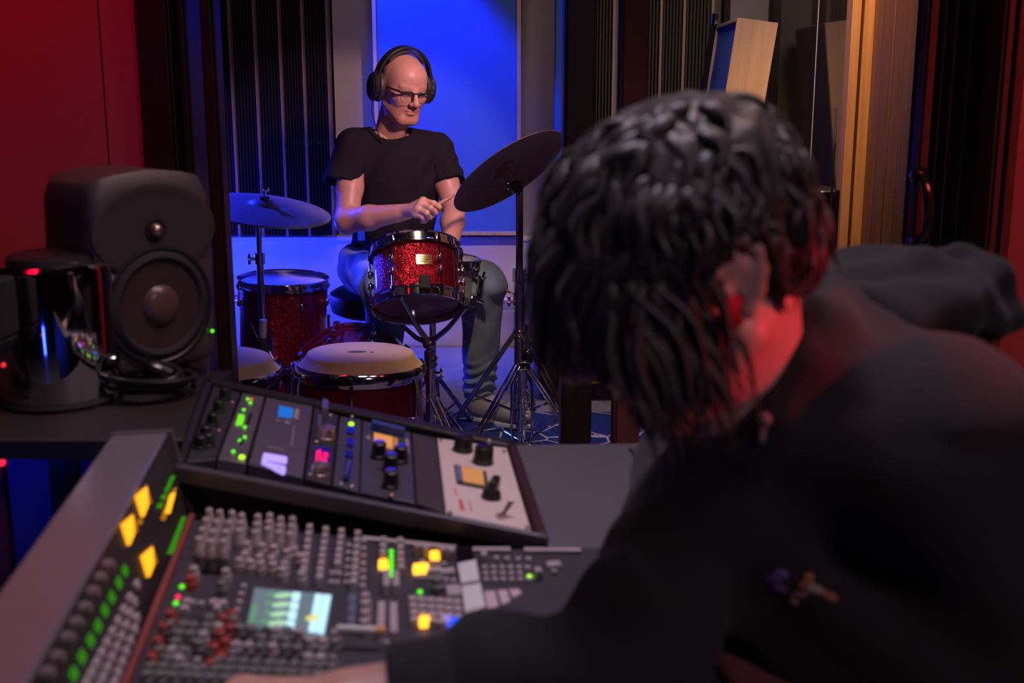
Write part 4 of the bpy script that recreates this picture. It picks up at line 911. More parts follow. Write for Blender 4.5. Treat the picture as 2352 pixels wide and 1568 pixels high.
# far left: columns of pale keys running toward the operator
for a, b, n in (((483, 1210), (459, 1278), 4), ((507, 1214), (486, 1284), 4), ((535, 1216), (514, 1284), 4)): col('tall', a, b, n)
for a, b, n in (((557, 1222), (551, 1258), 3), ((594, 1224), (588, 1262), 3), ((621, 1222), (617, 1254), 3), ((646, 1230), (642, 1262), 3), ((673, 1230), (667, 1266), 3)): col('tall', a, b, n)
for a, b, n in (((568, 1272), (563, 1296), 2), ((603, 1276), (597, 1302), 2), ((630, 1280), (625, 1306), 2)): col('knobp', a, b, n)
col('cap', (712, 1228), (699, 1326), 7); col('cap', (749, 1234), (734, 1344), 8); col('cap', (785, 1238), (776, 1312), 6); col('cap', (822, 1243), (813, 1356), 8)
col('small', (836, 1248), (833, 1352), 7); col('small', (802, 1258), (797, 1344), 6); ctl('small', 764, 1322); ctl('small', 778, 1323); ctl('small', 760, 1343); ctl('small', 774, 1344)
for x, y in ((551, 1310), (576, 1314), (600, 1318), (628, 1320), (654, 1318), (650, 1332), (694, 1342), (660, 1290), (676, 1284), (690, 1300)): ctl('knobp', x, y)
SCRBLK = mat('black_window', (0.006, 0.006, 0.008), 0.15, noise=0.1)
def plate(name, P, m, up=0.003, par=None): return MB().slab([S(*p) for p in P], ZU, up, 0.0005).build(name, m, par or con)
plate('black_window', [(440, 1316), (520, 1322), (527, 1290), (449, 1284)], SCRBLK)
for x, y, k in ((447, 1330, 'knobp'), (440, 1352, 'knobr'), (520, 1336, 'knobp'), (512, 1364, 'knob'), (430, 1392, 'key'), (424, 1408, 'key'), (443, 1390, 'small'), (462, 1392, 'small'), (491, 1394, 'key'), (512, 1396, 'key'), (500, 1416, 'cap')): ctl(k, x, y)
ctl('lg', 418, 1349); ctl('lr', 409, 1373); ctl('lg', 404, 1387); ctl('lr', 395, 1411)
col('small', (560, 1352), (540, 1425), 5)
# colour screen
sc_ = plate('screen', [(568, 1440), (745, 1468), (763, 1373), (585, 1357)], E_SCR, 0.004)
def SQ(s, t_):  # bilinear on the screen
    a, b, c, d = [Vector(k) for k in ((568, 1440), (745, 1468), (763, 1373), (585, 1357))]; p = (a * (1 - s) + b * s) * (1 - t_) + (d * (1 - s) + c * s) * t_; return p
def scr(name, s0, s1, t0, t1, m):
    MB().slab([S(*SQ(*k)) + ZU * 0.004 for k in ((s0, t0), (s1, t0), (s1, t1), (s0, t1))], ZU, 0.0006, 0.0001).build(name, m, sc_)
for i in range(4):
    t_ = 0.86 - 0.245 * i; scr('screen_tile', 0.50, 0.60, t_ - 0.10, t_ + 0.10, E_SCRB)
    p = SQ(0.385, t_); MB().ball(S(*p) + ZU * 0.0042, (0.0095, 0.0055, 0.0008), SURFM, 14).build('screen_pill', E_SCRG, sc_)
    p = SQ(0.23, t_); MB().ball(S(*p) + ZU * 0.0042, (0.005, 0.005, 0.0008), SURFM, 10).build('screen_dot', E_SCRD, sc_)
scr('screen_bar', 0.79, 0.885, 0.03, 0.97, E_SCRB); scr('screen_bar', 0.895, 0.99, 0.03, 0.97, E_SCRB)
scr('screen_scale', 0.02, 0.09, 0.03, 0.55, E_SCRD); p = SQ(0.815, 0.36); MB().ball(S(*p) + ZU * 0.005, (0.007, 0.006, 0.0008), SURFM, 12).build('screen_dot', E_SCRY, sc_)
for i in range(4): plate('label_window', [(800 - i, 1386 + 23 * i), (818 - i, 1388 + 23 * i), (820 - i, 1367 + 23 * i), (803 - i, 1365 + 23 * i)], mat('slate_window', (0.13, 0.16, 0.22), 0.3, noise=0.05), 0.002)
for x, y in ((840, 1393), (840, 1411), (839, 1433), (838, 1454)): ctl('knobp', x, y)
# faders in their slots
for a, b, hx in (((877, 1382), (874, 1474), 0.9), ((904, 1384), (905, 1474), 0.95)):
    plate('fader_slot', [(b[0] - 9, b[1]), (b[0] + 9, b[1]), (a[0] + 8, a[1]), (a[0] - 8, a[1])], mat('fader_plate', (0.40, 0.34, 0.36), 0.5, noise=0.05), 0.001)
    f_ = (a[0] + (b[0] - a[0]) * hx, a[1] + (b[1] - a[1]) * hx); ctl('cap', *f_)
plate('fader_surround', [(884, 1478), (896, 1478), (896, 1470), (884, 1470)], mat('fader_plate', (0.40, 0.34, 0.36)), 0.001)
# centre section
col('lg', (899, 1268), (899, 1323), 6); col('cap', (881, 1258), (880, 1286), 3); ctl('small', 879, 1320); col('cap', (920, 1260), (921, 1322), 5); ctl('lit', 880.5, 1303)
for i in range(3):
    ctl('cap', 888, 1338 + 12 * i); ctl('cap', 910, 1338 + 12 * i)
for x, y in ((959, 1272), (978, 1276), (1018, 1280), (1037, 1283)): ctl('cap', x, y)
ctl('lit', 998.5, 1283); ctl('litwide', 967.5, 1312); ctl('wide', 997, 1317); ctl('wide', 1028, 1320)
for x, y in ((970, 1296), (994, 1298), (1020, 1301), (958, 1332), (974, 1332), (991, 1333), (1024, 1338), (1042, 1340), (1006, 1330)): ctl('small', x, y)
ctl('lg', 964.6, 1361); ctl('enc', 1005, 1358); ctl('big', 1043, 1364)
for r_ in range(4):
    for c_ in range(6):
        x = 948 + c_ * 20.5 + r_ * 1.5; y = 1387 + c_ * 1.6 + r_ * 16
        if (r_, c_) == (3, 1): ctl('lit', 975.6, 1436)
        elif (r_, c_) == (3, 4): ctl('lav', 1026, 1432)
        elif (r_, c_) == (3, 5): ctl('blue', 1047, 1437)
        else: ctl('key', x, y)
plate('black_window', [(1052, 1306), (1090, 1296), (1084, 1267), (1047, 1266)], SCRBLK, 0.006)
PALE = mat('pale_label_strip', (0.62, 0.63, 0.64), 0.5, noise=0.06)
plate('label_strip', [(1060, 1353), (1101, 1346), (1093, 1298), (1051, 1307)], PALE, 0.007); plate('label_strip', [(1069, 1424), (1115, 1408), (1103, 1352), (1061, 1360)], PALE, 0.007)
# right module
for r_ in range(3):
    for c_ in range(6):
        if (r_, c_) == (1, 5): ctl('ll', 1216, 1326)
        else: ctl('small', 1114 + c_ * 19.5 + r_ * 1.5, 1309 + r_ * 14)
for x, y, k in ((1112, 1292, 'cap'), (1236, 1330, 'cap'), (1272, 1304, 'wide'), (1273, 1318, 'small'), (1140, 1288, 'small'), (1165, 1289, 'small'), (1190, 1290, 'small'), (1214, 1290, 'small')): ctl(k, x, y)
for P in ([(1120, 1406), (1146, 1400), (1137, 1364), (1112, 1365)], [(1152, 1396), (1172, 1388), (1164, 1362), (1143, 1363)], [(1178, 1380), (1198, 1370), (1192, 1360), (1169, 1361)]): plate('label_window', P, mat('pink_label', (0.52, 0.42, 0.47), 0.5, noise=0.06), 0.004)
def proj_y(p): q = p - CW; return CY - F * q.dot(CU) / q.dot(CF)
# the dense knob field nearest the camera
REDK = {(536, 1434), (514, 1445), (531, 1467), (505, 1480), (519, 1499), (493, 1512), (512, 1534), (486, 1549), (393, 1434), (379, 1464), (365, 1498), (350, 1535)}
for x, y in REDK: ctl('knobr', x, y)
random.seed(5); num = 0; over = MB()
for r_ in range(8):
    y = 1440 + r_ * 19.5; 
    for c_ in range(19):
        x = 402 - r_ * 9 + c_ * (26.5 + 0.5 * r_) + random.uniform(-2, 2) ; yy = y + c_ * 1.5
        if x > 790 or yy > 1600 or (x < 770 and x > 560 and yy < 1478 - (770 - x) * 0.12): continue
        if any(abs(x - a) < 12 and abs(yy - b) < 9 for a, b in REDK): continue
        k = random.choice(('knob', 'knob', 'knobp', 'knobd', 'key'))
        if num < 62: ctl(k if k != 'key' else 'small', x, yy); num += 1
        else:
            p = S(x, yy); over.lathe([(0.0062, 0), (0.006, 0.008), (0.0048, 0.009), (0.0045, 0.014), (0.0001, 0.0145)], 12, Matrix.Translation(p))
for r_ in range(11):
    for c_ in range(17):
        p = C3(-0.185 + c_ * 0.0155, 0.785 - r_ * 0.027, ZS)
        if proj_y(p) < 1606 or c_ in (5, 11): continue
        over.lathe([(0.0062, 0), (0.006, 0.008), (0.0048, 0.009), (0.0045, 0.014), (0.0001, 0.0145)], 10, Matrix.Translation(p))
o = over.build('knob_field', KNOBG, con, kind='stuff')
ctl('ly', 757.5, 1497.5)
plate('amber_label', [(750, 1530), (764, 1531), (766, 1470), (757, 1468)], mat('amber_print', (0.5, 0.24, 0.05), 0.5, noise=0.1), 0.001)
# pen lying across the strips
a, b = S(776, 1484), S(886, 1490)
pen = thing('pencil', 'pale pencil with orange end lying beside the sleeve on the console', 'pencil', a + ZU * 0.02)
ZP = ZU * 0.0185
MB().tube([a + ZP, a.lerp(b, 0.82) + ZP], 0.0032, 8).build('barrel', mat('pale_barrel', (0.62, 0.60, 0.58), 0.4, noise=0.05), pen); MB().tube([a.lerp(b, 0.82) + ZP, b + ZP], 0.0034, 8).build('orange_end', mat('orange_plastic', (0.75, 0.30, 0.05), 0.4, noise=0.05), pen)

# ---- desk panel to the right of the rack
d = [PZ(1190, 1022, 0.68), PZ(1478, 1016, 0.68)]; far = LV * 0.012
dk = thing('desk_panel', 'plain grey desk surface right of the outboard rack', 'desk', M=frame(C3(0.34, 1.2, 0.66), RU, ZU))
P = [C3(0.205, 1.045, 0.68), C3(0.304, 1.03, 0.68), C3(0.306, 0.82, 0.68), C3(0.318, 0.82, 0.68), C3(0.355, 1.00, 0.68), C3(0.435, 1.30, 0.68), C3(0.425, 1.405, 0.68), C3(0.20, 1.43, 0.68)]
slabpoly(MB(), P, 0.652, 0.68).build('desk_top', DESK, dk, bevel=0.006, segs=3)
e = PZ(1447, 1030, 0.681); f_ = PZ(1484, 1082, 0.681); dd = (f_ - e).normalized(); nn = Vector((-dd.y, dd.x, 0)) * 0.0025
MB().slab([e - nn, f_ + dd * 0.3 - nn, f_ + dd * 0.3 + nn, e + nn], ZU, 0.0006, 0.0004).build('seam', MATTE, dk)
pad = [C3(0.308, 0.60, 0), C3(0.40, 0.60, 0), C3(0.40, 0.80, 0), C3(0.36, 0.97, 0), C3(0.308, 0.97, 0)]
slabpoly(MB(), pad, 0.640, 0.700).build('added_arm_pad', mat('red_lit_pad', (0.20, 0.070, 0.075), 0.6, noise=0.1, bump=0.2, bscale=400), dk, bevel=0.012, segs=4)  # added pad; red light on the grey desk is put into its colour
for u, v in ((0.23, 1.38), (0.40, 1.36), (0.318, 0.86)): MB().cyl(C3(u, v, 0), C3(u, v, 0.655), 0.02).build('leg', MATTE, dk)

# ---- outboard rack, tipped toward the operator
q00 = PZ(425, 1066, 0.755); q10 = PZ(1226, 1221, 0.712); q01 = PZ(487, 882, 0.755); q11 = PZ(1166, 1026, 0.712)
RN = (q10 - q00).cross(q01 - q00).normalized()
if RN.z < 0: RN = -RN
RO = (q00 + q10 + q01 + q11) / 4
def RP(px, py, up=0.0): return PP(px, py, RO + RN * up, RN)
rk = thing('rack_cabinet', 'black leather edged rack housing tilted at the far end of the console', 'rack', M=frame(RO - ZU * 0.1, RU, ZU))
c00, c10, c11, c01 = RP(400, 1072), RP(1262, 1236), RP(1186, 1016), RP(470, 868)
def drop(p, z): return Vector((p.x, p.y, z))
f0 = PZ(436, 1190, 0.685); f1 = PZ(1262, 1256, 0.668)
zr = 0.60
# tray floor and skirts
MB().hexa([drop(c00, zr), drop(c10, zr), drop(c11, zr), drop(c01, zr), c00 - RN * 0.06, c10 - RN * 0.028, c11 - RN * 0.028, c01 - RN * 0.06]).build('tray', MATTE, rk)
def bar(name, a, b, inn, h0, h1, m=LEATHER, bev=0.005):
    a_, b_ = a + inn[0], b + inn[1]; return MB().hexa([a - RN * h0, b - RN * h0, b_ - RN * h0, a_ - RN * h0, a + RN * h1, b + RN * h1, b_ + RN * h1, a_ + RN * h1]).build(name, m, rk, bevel=bev, segs=3)
i00, i10, i11, i01 = RP(424, 1067), RP(1228, 1222), RP(1168, 1027), RP(486, 883)
bar('back_rail', c01, c11, (i01 - c01, i11 - c11), 0.05, 0.004); bar('front_rail', c00, c10, (i00 - c00, i10 - c10), 0.02, 0.002, mat('front_lip', (0.10, 0.09, 0.11), 0.4, 0.3, noise=0.1), 0.003)
bar('left_cheek', c00, c01, (i00 - c00, i01 - c01), 0.06, 0.004); bar('right_cheek', c10, c11, (i10 - c10, i11 - c11), 0.03, 0.003, mat('oxblood_leather', (0.045, 0.018, 0.020), 0.45, bump=0.3, bscale=350))
lip = -RN * 0.006
MB().hexa([f0, f1, f1 + LV * 0.05, f0 + LV * 0.05, c00 + lip, c10 + lip, c10 + LV * 0.03 + lip, c00 + LV * 0.03 + lip]).build('padded_fascia', LEATHER, rk, bevel=0.008, segs=3)
MB().hexa([f0 - RU * 0.02, f0, f0 + LV * 0.06, f0 - RU * 0.02 + LV * 0.06, c00 - RU * 0.008 + lip, c00 + lip, c00 + LV * 0.06 + lip, c00 - RU * 0.008 + LV * 0.06 + lip]).build('padded_corner', LEATHER, rk, bevel=0.006)
def unit(name, label, cat, P, m, up=0.001, dn=0.022, loc=None):
    Q = [RP(*p) for p in P]; c = sum(Q, Vector()) / 4; t = thing(name, label, cat, M=frame(c, RU, RN), group='outboard units in the tilted rack')
    MB().slab(Q, RN, up, dn).build('faceplate', m, t, bevel=0.0012)
    return t
RM = frame((0, 0, 0), (q10 - q00), RN).to_3x3()
def rpt(name, t, mb_fn, px, py, m, up=0.0015, **k):
    mb = mb_fn(MB()); T = Matrix.Translation(RP(px, py, up)) @ RM.to_4x4(); return xf(mb, T).build(name, m, t, **k)
def rknob(t, px, py, r, h, m, cap=None, name='knob'):
    o = rpt(name, t, lambda b: b.lathe([(r * 1.08, 0), (r * 1.06, h * 0.18), (r, h * 0.2), (r * 0.93, h), (r * 0.80, h * 1.05), (0.0001, h * 1.05)], 28), px, py, m)
    if cap: rpt('knob_cap', o, lambda b: b.lathe([(r * 0.78, h * 1.04), (r * 0.74, h * 1.12), (0.0001, h * 1.13)], 24), px, py, cap)
    return o
def rled(t, px, py, m, r=0.0027, name='indicator_light'): return rpt(name, t, lambda b: b.ball((0, 0, 0.001), (r, r, r * 0.7), n=12), px, py, m)
def rq(name, t, P, m, up=0.0022): return MB().slab([RP(*p, 0.001) for p in P], RN, up, 0.0004).build(name, m, t)
PURPLE = mat('purple_grey_panel', (0.115, 0.092, 0.140), 0.5, 0.3, noise=0.05); CHARC = mat('charcoal_panel', (0.040, 0.035, 0.042), 0.5, 0.2, noise=0.08)
IVORY = mat('ivory_panel', (0.66, 0.55, 0.53), 0.5, noise=0.06, nscale=12); SLATEP = mat('slate_panel', (0.080, 0.076, 0.100), 0.45, 0.3, noise=0.06)
# 1 black unit with dark knobs
u1 = unit('rack_unit', 'black rack unit with dark knobs at the far left of the rack', 'audio unit', [(428, 1062), (494, 1056), (551, 903), (490, 887)], CHARC)
for x, y in ((516, 916), (502, 945), (488, 975), (472, 1005), (460, 1028), (478, 1022)): rknob(u1, x, y, 0.0085, 0.016, KNOBK)
rled(u1, 533, 925, mat('copper', (0.5, 0.25, 0.18), 0.3, 0.9), 0.003, 'screw'); rled(u1, 503, 990, mat('copper', (0.5, 0.25, 0.18)), 0.003, 'screw')
# 2 grey unit with green lights
u2 = unit('rack_unit', 'narrow silver rack unit with a row of green lights', 'audio unit', [(500, 1056), (563, 1064), (607, 912), (557, 903)], mat('dull_silver_panel', (0.22, 0.19, 0.22), 0.4, 0.6, noise=0.25, nscale=60))
for x, y in ((569, 917), (575, 926), (560, 942), (562, 982), (562, 1005), (551, 1013), (536, 1038)): rled(u2, x, y, E_GRN)
rled(u2, 578, 918, emit('lit_orange', (1.0, 0.15, 0.02), 0.8)); rled(u2, 555.5, 1051, E_LIME, 0.004)
rq('green_window', u2, [(541, 977), (557, 976), (562, 957), (548, 953)], emit('lit_window_green', (0.16, 0.75, 0.01), 1.1))
rq('cable_socket', u2, [(566, 974), (572, 975), (580, 952), (574, 950)], BLACK); rq('cable_socket', u2, [(548, 1020), (555, 1022), (562, 1012), (556, 1010)], BLACK)
# 3 purple panel with the lit logo
u3 = unit('rack_unit', 'wide purple rack unit with a glowing lavender logo', 'audio unit', [(571, 1066), (694, 1098), (718, 934), (612, 913)], PURPLE)
rq('display', u3, [(638, 956), (670, 961), (674, 941), (641, 934)], E_CYAN); rq('button', u3, [(673, 963), (684, 967), (688, 943), (679, 940)], mat('grey_button', (0.34, 0.27, 0.30), 0.5, noise=0.1))
mbl = MB()
for P in ([(609, 1044), (655, 1052)], [(607, 1054), (654, 1062)], [(606, 1063), (652, 1074)], [(606, 1064), (650, 1086)], [(652, 1074), (650, 1086)], [(609, 1044), (607, 1054)], [(655, 1052), (654, 1062)], [(614, 1049), (650, 1056)], [(607, 1054), (605, 1064)]):
    mbl.tube([RP(*P[0], 0.002), RP(*P[1], 0.002)], 0.0026, 8); mbl.ball(RP(*P[0], 0.002), 0.0026, n=8); mbl.ball(RP(*P[1], 0.002), 0.0026, n=8)
mbl.build('logo', E_LAV, u3)
rq('print_line', u3, [(668, 1030), (670, 1031), (676, 980), (674, 979)], mat('grey_print', (0.3, 0.26, 0.3), 0.6)); rq('print_line', u3, [(612, 1029), (650, 1036), (650, 1034), (612, 1027)], mat('grey_print', (0.3, 0.26, 0.3)))
rq('print_line', u3, [(653, 974), (664, 977), (665, 972), (654, 970)], mat('grey_print', (0.3, 0.26, 0.3))); rq('print_line', u3, [(634, 969), (642, 970), (642, 967), (635, 966)], mat('grey_print', (0.3, 0.26, 0.3)))
# 4 converter with red figures
u4 = unit('rack_unit', 'black rack unit with silver knobs and a red figure display', 'audio unit', [(700, 1100), (759, 1114), (777, 955), (722, 936)], CHARC)
rq('handle', u4, [(738, 951), (752, 953), (753, 932), (741, 929)], SILVER, 0.010)
rknob(u4, 749, 1006, 0.0125, 0.016, SILVER); rknob(u4, 734, 1089, 0.0112, 0.014, SILVER)
rq('side_plate', u4, [(729, 985), (736, 987), (738, 957), (732, 955)], SILVER, 0.004)
dsp = rq('figure_window', u4, [(719, 1064), (755, 1069), (760, 1031), (724, 1027)], emit('deep_blue_window', (0.03, 0.01, 0.35), 0.35))
def rtube(name, par, P, r, m, up=0.004): MB().tube([RP(*p, up) for p in P] + [RP(*P[0], up)], r, 8).build(name, m, par)
rtube('figure', dsp, [(727, 1058), (729, 1036), (735, 1034), (737, 1056), (732, 1060)], 0.0012, E_RED); rq('figure', dsp, [(742, 1052), (752, 1054), (753, 1047), (743, 1045)], E_RED, 0.004); rq('figure', dsp, [(741, 1064), (749, 1066), (750, 1060), (742, 1058)], E_RED, 0.004)
for x, y in ((727, 1016), (759, 955), (712, 1091)): rled(u4, x, y, SILVER, 0.003, 'screw')
# 5 slot unit
u5 = unit('rack_unit', 'slate rack unit with dark slots and one bright green light', 'audio unit', [(764, 1115), (824, 1130), (830, 965), (781, 957)], SLATEP)
for P in ([(796, 997), (812, 1000), (815, 985), (800, 982)], [(796, 1026), (811, 1029), (813, 1012), (799, 1009)], [(792, 1052), (810, 1055), (811, 1040), (794, 1037)], [(788, 1106), (801, 1109), (809, 1064), (794, 1061)]): rq('slot', u5, P, SCRBLK, 0.003)
rled(u5, 806.5, 975, E_LIME, 0.0042); rq('slot_light', u5, [(803, 1024), (809, 1025), (812, 1014), (806, 1012)], mat('slot_blue', (0.05, 0.08, 0.4), 0.4, emit=(0.05, 0.1, 0.6), es=0.15)); rq('lever', u5, [(791, 1100), (794, 1101), (804, 1068), (800, 1066)], SILVER, 0.006)
for x, y in ((783, 1113), (808, 1119), (808, 958)): rled(u5, x, y, SILVER, 0.003, 'screw')
# 6 compressor with orange meter
u6 = unit('rack_unit', 'slate rack unit with orange meter and four silver topped black knobs', 'audio unit', [(827, 1131), (953, 1156), (943, 994), (833, 967)], SLATEP)
rq('meter_hood', u6, [(852, 988), (928, 1006), (929, 1000), (854, 981)], mat('blue_hood', (0.04, 0.08, 0.30), 0.4, noise=0.05), 0.012)
rq('meter', u6, [(858, 1024), (902, 1031), (902, 1009), (859, 999)], E_VU, 0.004); rq('meter_end', u6, [(905, 1032), (913, 1033), (913, 1013), (905, 1010)], emit('vu_end', (0.9, 0.4, 0.08), 0.35), 0.004)
for x, y in ((869, 1050), (919, 1060), (896, 1080), (896, 1118)): rknob(u6, x, y, 0.0098, 0.020, KNOBK, mat('knob_cap_silver', (0.72, 0.66, 0.66), 0.2, 1.0, noise=0.1))
rled(u6, 899, 1140, mat('copper', (0.5, 0.25, 0.18)), 0.004, 'toggle'); rq('label', u6, [(932, 1042), (940, 1044), (938, 1012), (931, 1010)], mat('grey_print', (0.3, 0.26, 0.3))); rq('label', u6, [(841, 1010), (850, 1012), (850, 1004), (842, 1002)], mat('grey_print', (0.3, 0.26, 0.3)))
# 7 blank panel
u7 = unit('blank_panel', 'plain dark blank panel between the slate and ivory rack units', 'rack panel', [(957, 1157), (1021, 1179), (1001, 1006), (946, 995)], mat('blank_panel_brown', (0.045, 0.034, 0.036), 0.6, noise=0.1))
# 8 ivory levelling amplifier
u8 = unit('rack_unit', 'ivory rack unit with black knobs and small orange meter', 'audio unit', [(1025, 1181), (1220, 1220), (1164, 1030), (1004, 1007)], IVORY)
rknob(u8, 1063, 1034, 0.0135, 0.020, KNOBK); rknob(u8, 1109, 1062, 0.0135, 0.022, KNOBK)
k_ = rknob(u8, 1128, 1142, 0.012, 0.008, KNOBK, name='selector_knob'); rpt('pointer', k_, lambda b: b.bx(-0.005, 0.005, -0.014, 0.014, 0.006, 0.024), 1132, 1140, KNOBK, bevel=0.003)
rpt('toggle_switch', u8, lambda b: b.tube([(0, 0, 0), (0.001, 0.004, 0.016)], [0.0022, 0.003], 10).ball((0.001, 0.0045, 0.018), 0.0034).lathe([(0.006, 0), (0.006, 0.003), (0.0001, 0.003)], 6), 1117, 1044, SILVER)
rpt('toggle_switch', u8, lambda b: b.tube([(0, 0, 0), (0.007, 0.006, 0.016)], [0.0024, 0.0034], 10).ball((0.0075, 0.0065, 0.018), 0.0038).lathe([(0.007, 0), (0.007, 0.003), (0.0001, 0.003)], 6), 1152, 1188, SILVER)
mt = rq('meter_frame', u8, [(1049, 1112), (1122, 1126), (1116, 1088), (1043, 1072)], mat('meter_frame_dark', (0.12, 0.11, 0.10), 0.4, 0.5, noise=0.1), 0.004)
rq('meter_face', mt, [(1063, 1113), (1112, 1122), (1108, 1088), (1058, 1078)], mat('meter_card', (0.55, 0.30, 0.10), 0.5, emit=(0.9, 0.35, 0.08), es=0.28, noise=0.05), 0.005)
rq('meter_side', mt, [(1050, 1110), (1061, 1113), (1057, 1077), (1046, 1074)], mat('meter_blue', (0.16, 0.15, 0.34), 0.4, noise=0.05), 0.005)
RPR = mat('red_print', (0.62, 0.10, 0.09), 0.6, noise=0.05)
for P in ([(1048, 1137), (1051, 1138), (1046, 1122), (1043, 1121)], [(1057, 1170), (1068, 1173), (1061, 1148), (1053, 1146)], [(1081, 1176), (1084, 1177), (1079, 1152), (1077, 1151)]): rq('red_print', u8, P, RPR, 0.0008)
for x, y in ((1012, 1012), (1158, 1037), (1034, 1178), (1211, 1212)): rled(u8, x, y, mat('slot_screw', (0.35, 0.3, 0.3), 0.4, 0.8), 0.003, 'screw')

# ---- monitor shelf with loudspeaker, chrome canister and cables
ZH = 0.75
sl = thing('shelf', 'dark shelf behind the console carrying the loudspeaker', 'shelf', (-0.75, 1.6, ZH))
sr = [PZ(425, 1008, ZH), PZ(452, 925, ZH), PZ(480, 868, ZH)]
slabpoly(MB(), [Vector((-1.6, 1.268, 0)), sr[0], sr[1], sr[2], Vector((-0.562, 1.80, 0)), Vector((-1.6, 1.80, 0))], ZH - 0.03, ZH).build('shelf_top', mat('brown_black_board', (0.020, 0.014, 0.014), 0.6, noise=0.15), sl, bevel=0.004)
for x in (-1.5, -0.66):
    for y in (1.395, 1.775): MB().cyl((x, y, 0), (x, y, ZH - 0.03), 0.022).build('leg', MATTE, sl)
NAVY = mat('navy_panel', (0.02, 0.03, 0.35), 0.7, noise=0.1, nscale=4, emit=None)
nb = thing('equipment_cabinet', 'navy fronted cabinet standing under the dark shelf', 'cabinet', (-0.9, 1.7, 0))
MB().bx(-1.28, -0.50, 1.46, 1.72, 0.0, ZH - 0.032).build('body', MATTE, nb); xx = PY(20, 1150, 1.45).x
MB().bx(xx + 0.004, -0.52, 1.445, 1.461, 0.02, ZH - 0.05).build('door', NAVY, nb, bevel=0.002); MB().bx(-1.27, xx - 0.004, 1.445, 1.461, 0.02, ZH - 0.05).build('door', mat('wine_panel', (0.16, 0.02, 0.04), 0.6, noise=0.1), nb, bevel=0.002)
MB().ball(PY(4, 1062, 1.444), 0.006).build('indicator_light', emit('small_red', (1.0, 0.02, 0.05), 1.2), nb)

# loudspeaker
SPK = mat('speaker_casting', (0.075, 0.056, 0.057), 0.42, 0.15, noise=0.08, nscale=60, bump=0.1, bscale=700)
zb = ZH + 0.028; sp_h = PY(395, 388, 1.56).z - zb - 0.018
n_ = Vector((sin(radians(47)), -cos(radians(47)), 0.0)); cxy = PY(318, 860, 1.56)
Tsp = frame(Vector((-0.614, 1.575, zb)), Vector((cos(radians(47)), sin(radians(47)), 0)), ZU)   # local x across the front, local -y forward
sk = thing('loudspeaker', 'dark rounded studio loudspeaker standing on the shelf', 'loudspeaker', M=Tsp)
W, Dp, H_ = 0.208, 0.186, sp_h
# rounded cabinet: superellipse sections stacked, bulging front and soft shoulders
def spk():
    mb = MB(); N = 56; rows = []; zs = [0, 0.012, 0.03, 0.06, 0.11, 0.17, 0.22, 0.26, 0.285, 0.30, 0.312, 0.32]
    zs = [z * H_ / 0.32 for z in zs]
    for i, z in enumerate(zs):
        e = 1.0; t = z / H_
        e = 1 - 0.09 * max(0, (0.045 - t) / 0.045) ** 2 - 0.10 * max(0, (t - 0.90) / 0.10) ** 2; wv = (0.955 + 0.045 * sin(pi * min(1, t * 1.05))) * e
        row = []
        for k in range(N):
            an = 2 * pi * k / N; cx_, sy_ = cos(an), sin(an); p = 0.26 if sy_ < 0 else 0.34
            x = W / 2 * wv * copysign(abs(cx_) ** p, cx_); y = Dp / 2 * e * copysign(abs(sy_) ** p, sy_)
            zz = z + (0.020 * (1 - (2 * x / W) ** 2) * max(0, (t - 0.8) / 0.2) if t > 0.8 else 0)
            row.append((x, y, zz))
        rows.append(row)
    vs = [v for r in rows for v in r]; M_ = len(rows)
    fs = [(i * N + k, i * N + (k + 1) % N, (i + 1) * N + (k + 1) % N, (i + 1) * N + k) for i in range(M_ - 1) for k in range(N)]
    vs += [(0, 0, 0.0), (0, 0, H_ + 0.022)]; b, t_ = len(vs) - 2, len(vs) - 1
    fs += [((k + 1) % N, k, b) for k in range(N)] + [((M_ - 1) * N + k, (M_ - 1) * N + (k + 1) % N, t_) for k in range(N)]
    return mb.add(vs, fs)
cab = xf(spk(), Tsp).build('cabinet', SPK, sk, sharp=60)
fy = -Dp / 2
def fr3(x, z, y=0.0): return Tsp @ Vector((x, fy - y, z))
FWD = (Tsp.to_3x3() @ Vector((0, -1, 0)))
def flath(prof, x, z, sx=1.0, sz=1.0): # lathe whose axis points out of the front
    T = Tsp @ Matrix.Translation((x, fy, z)) @ Matrix.Rotation(radians(90), 4, 'X') @ Matrix.Diagonal((sx, sz, 1, 1)); return xf(MB().lathe(prof, 56, cap0=False, cap1=False), T)
# waveguide dish, tweeter, woofer with surround and grille
zt_, zw_ = H_ * 0.755, H_ * 0.355
flath([(0.0995, 0.0030), (0.093, 0.0042), (0.085, 0.0035), (0.066, 0.0012), (0.045, -0.0035 + 0.006), (0.030, 0.0018), (0.0165, 0.0012), (0.0001, 0.001)], 0, zt_, 1.0, 0.72).build('waveguide', mat('waveguide_grey', (0.065, 0.049, 0.050), 0.36, 0.3, noise=0.06), sk)
flath([(0.0175, 0.0015), (0.0165, 0.004), (0.0125, 0.003), (0.0001, 0.003)], 0, zt_).build('tweeter_ring', BLACK, sk)
flath([(0.011, 0.004), (0.0095, 0.009), (0.006, 0.0125), (0.0001, 0.0138)], 0, zt_).build('tweeter_dome', mat('dome_metal', (0.42, 0.30, 0.26), 0.25, 0.9, noise=0.1), sk)
flath([(0.0865, 0.001), (0.0865, 0.0055), (0.082, 0.0065), (0.079, 0.004), (0.0001, 0.003)], 0, zw_, 1, 1.08).build('woofer_basket', BLACK, sk)
flath([(0.079, 0.004), (0.075, 0.008), (0.070, 0.0095), (0.065, 0.007), (0.063, 0.0045)], 0, zw_, 1, 1.08).build('surround', RUBBER, sk)
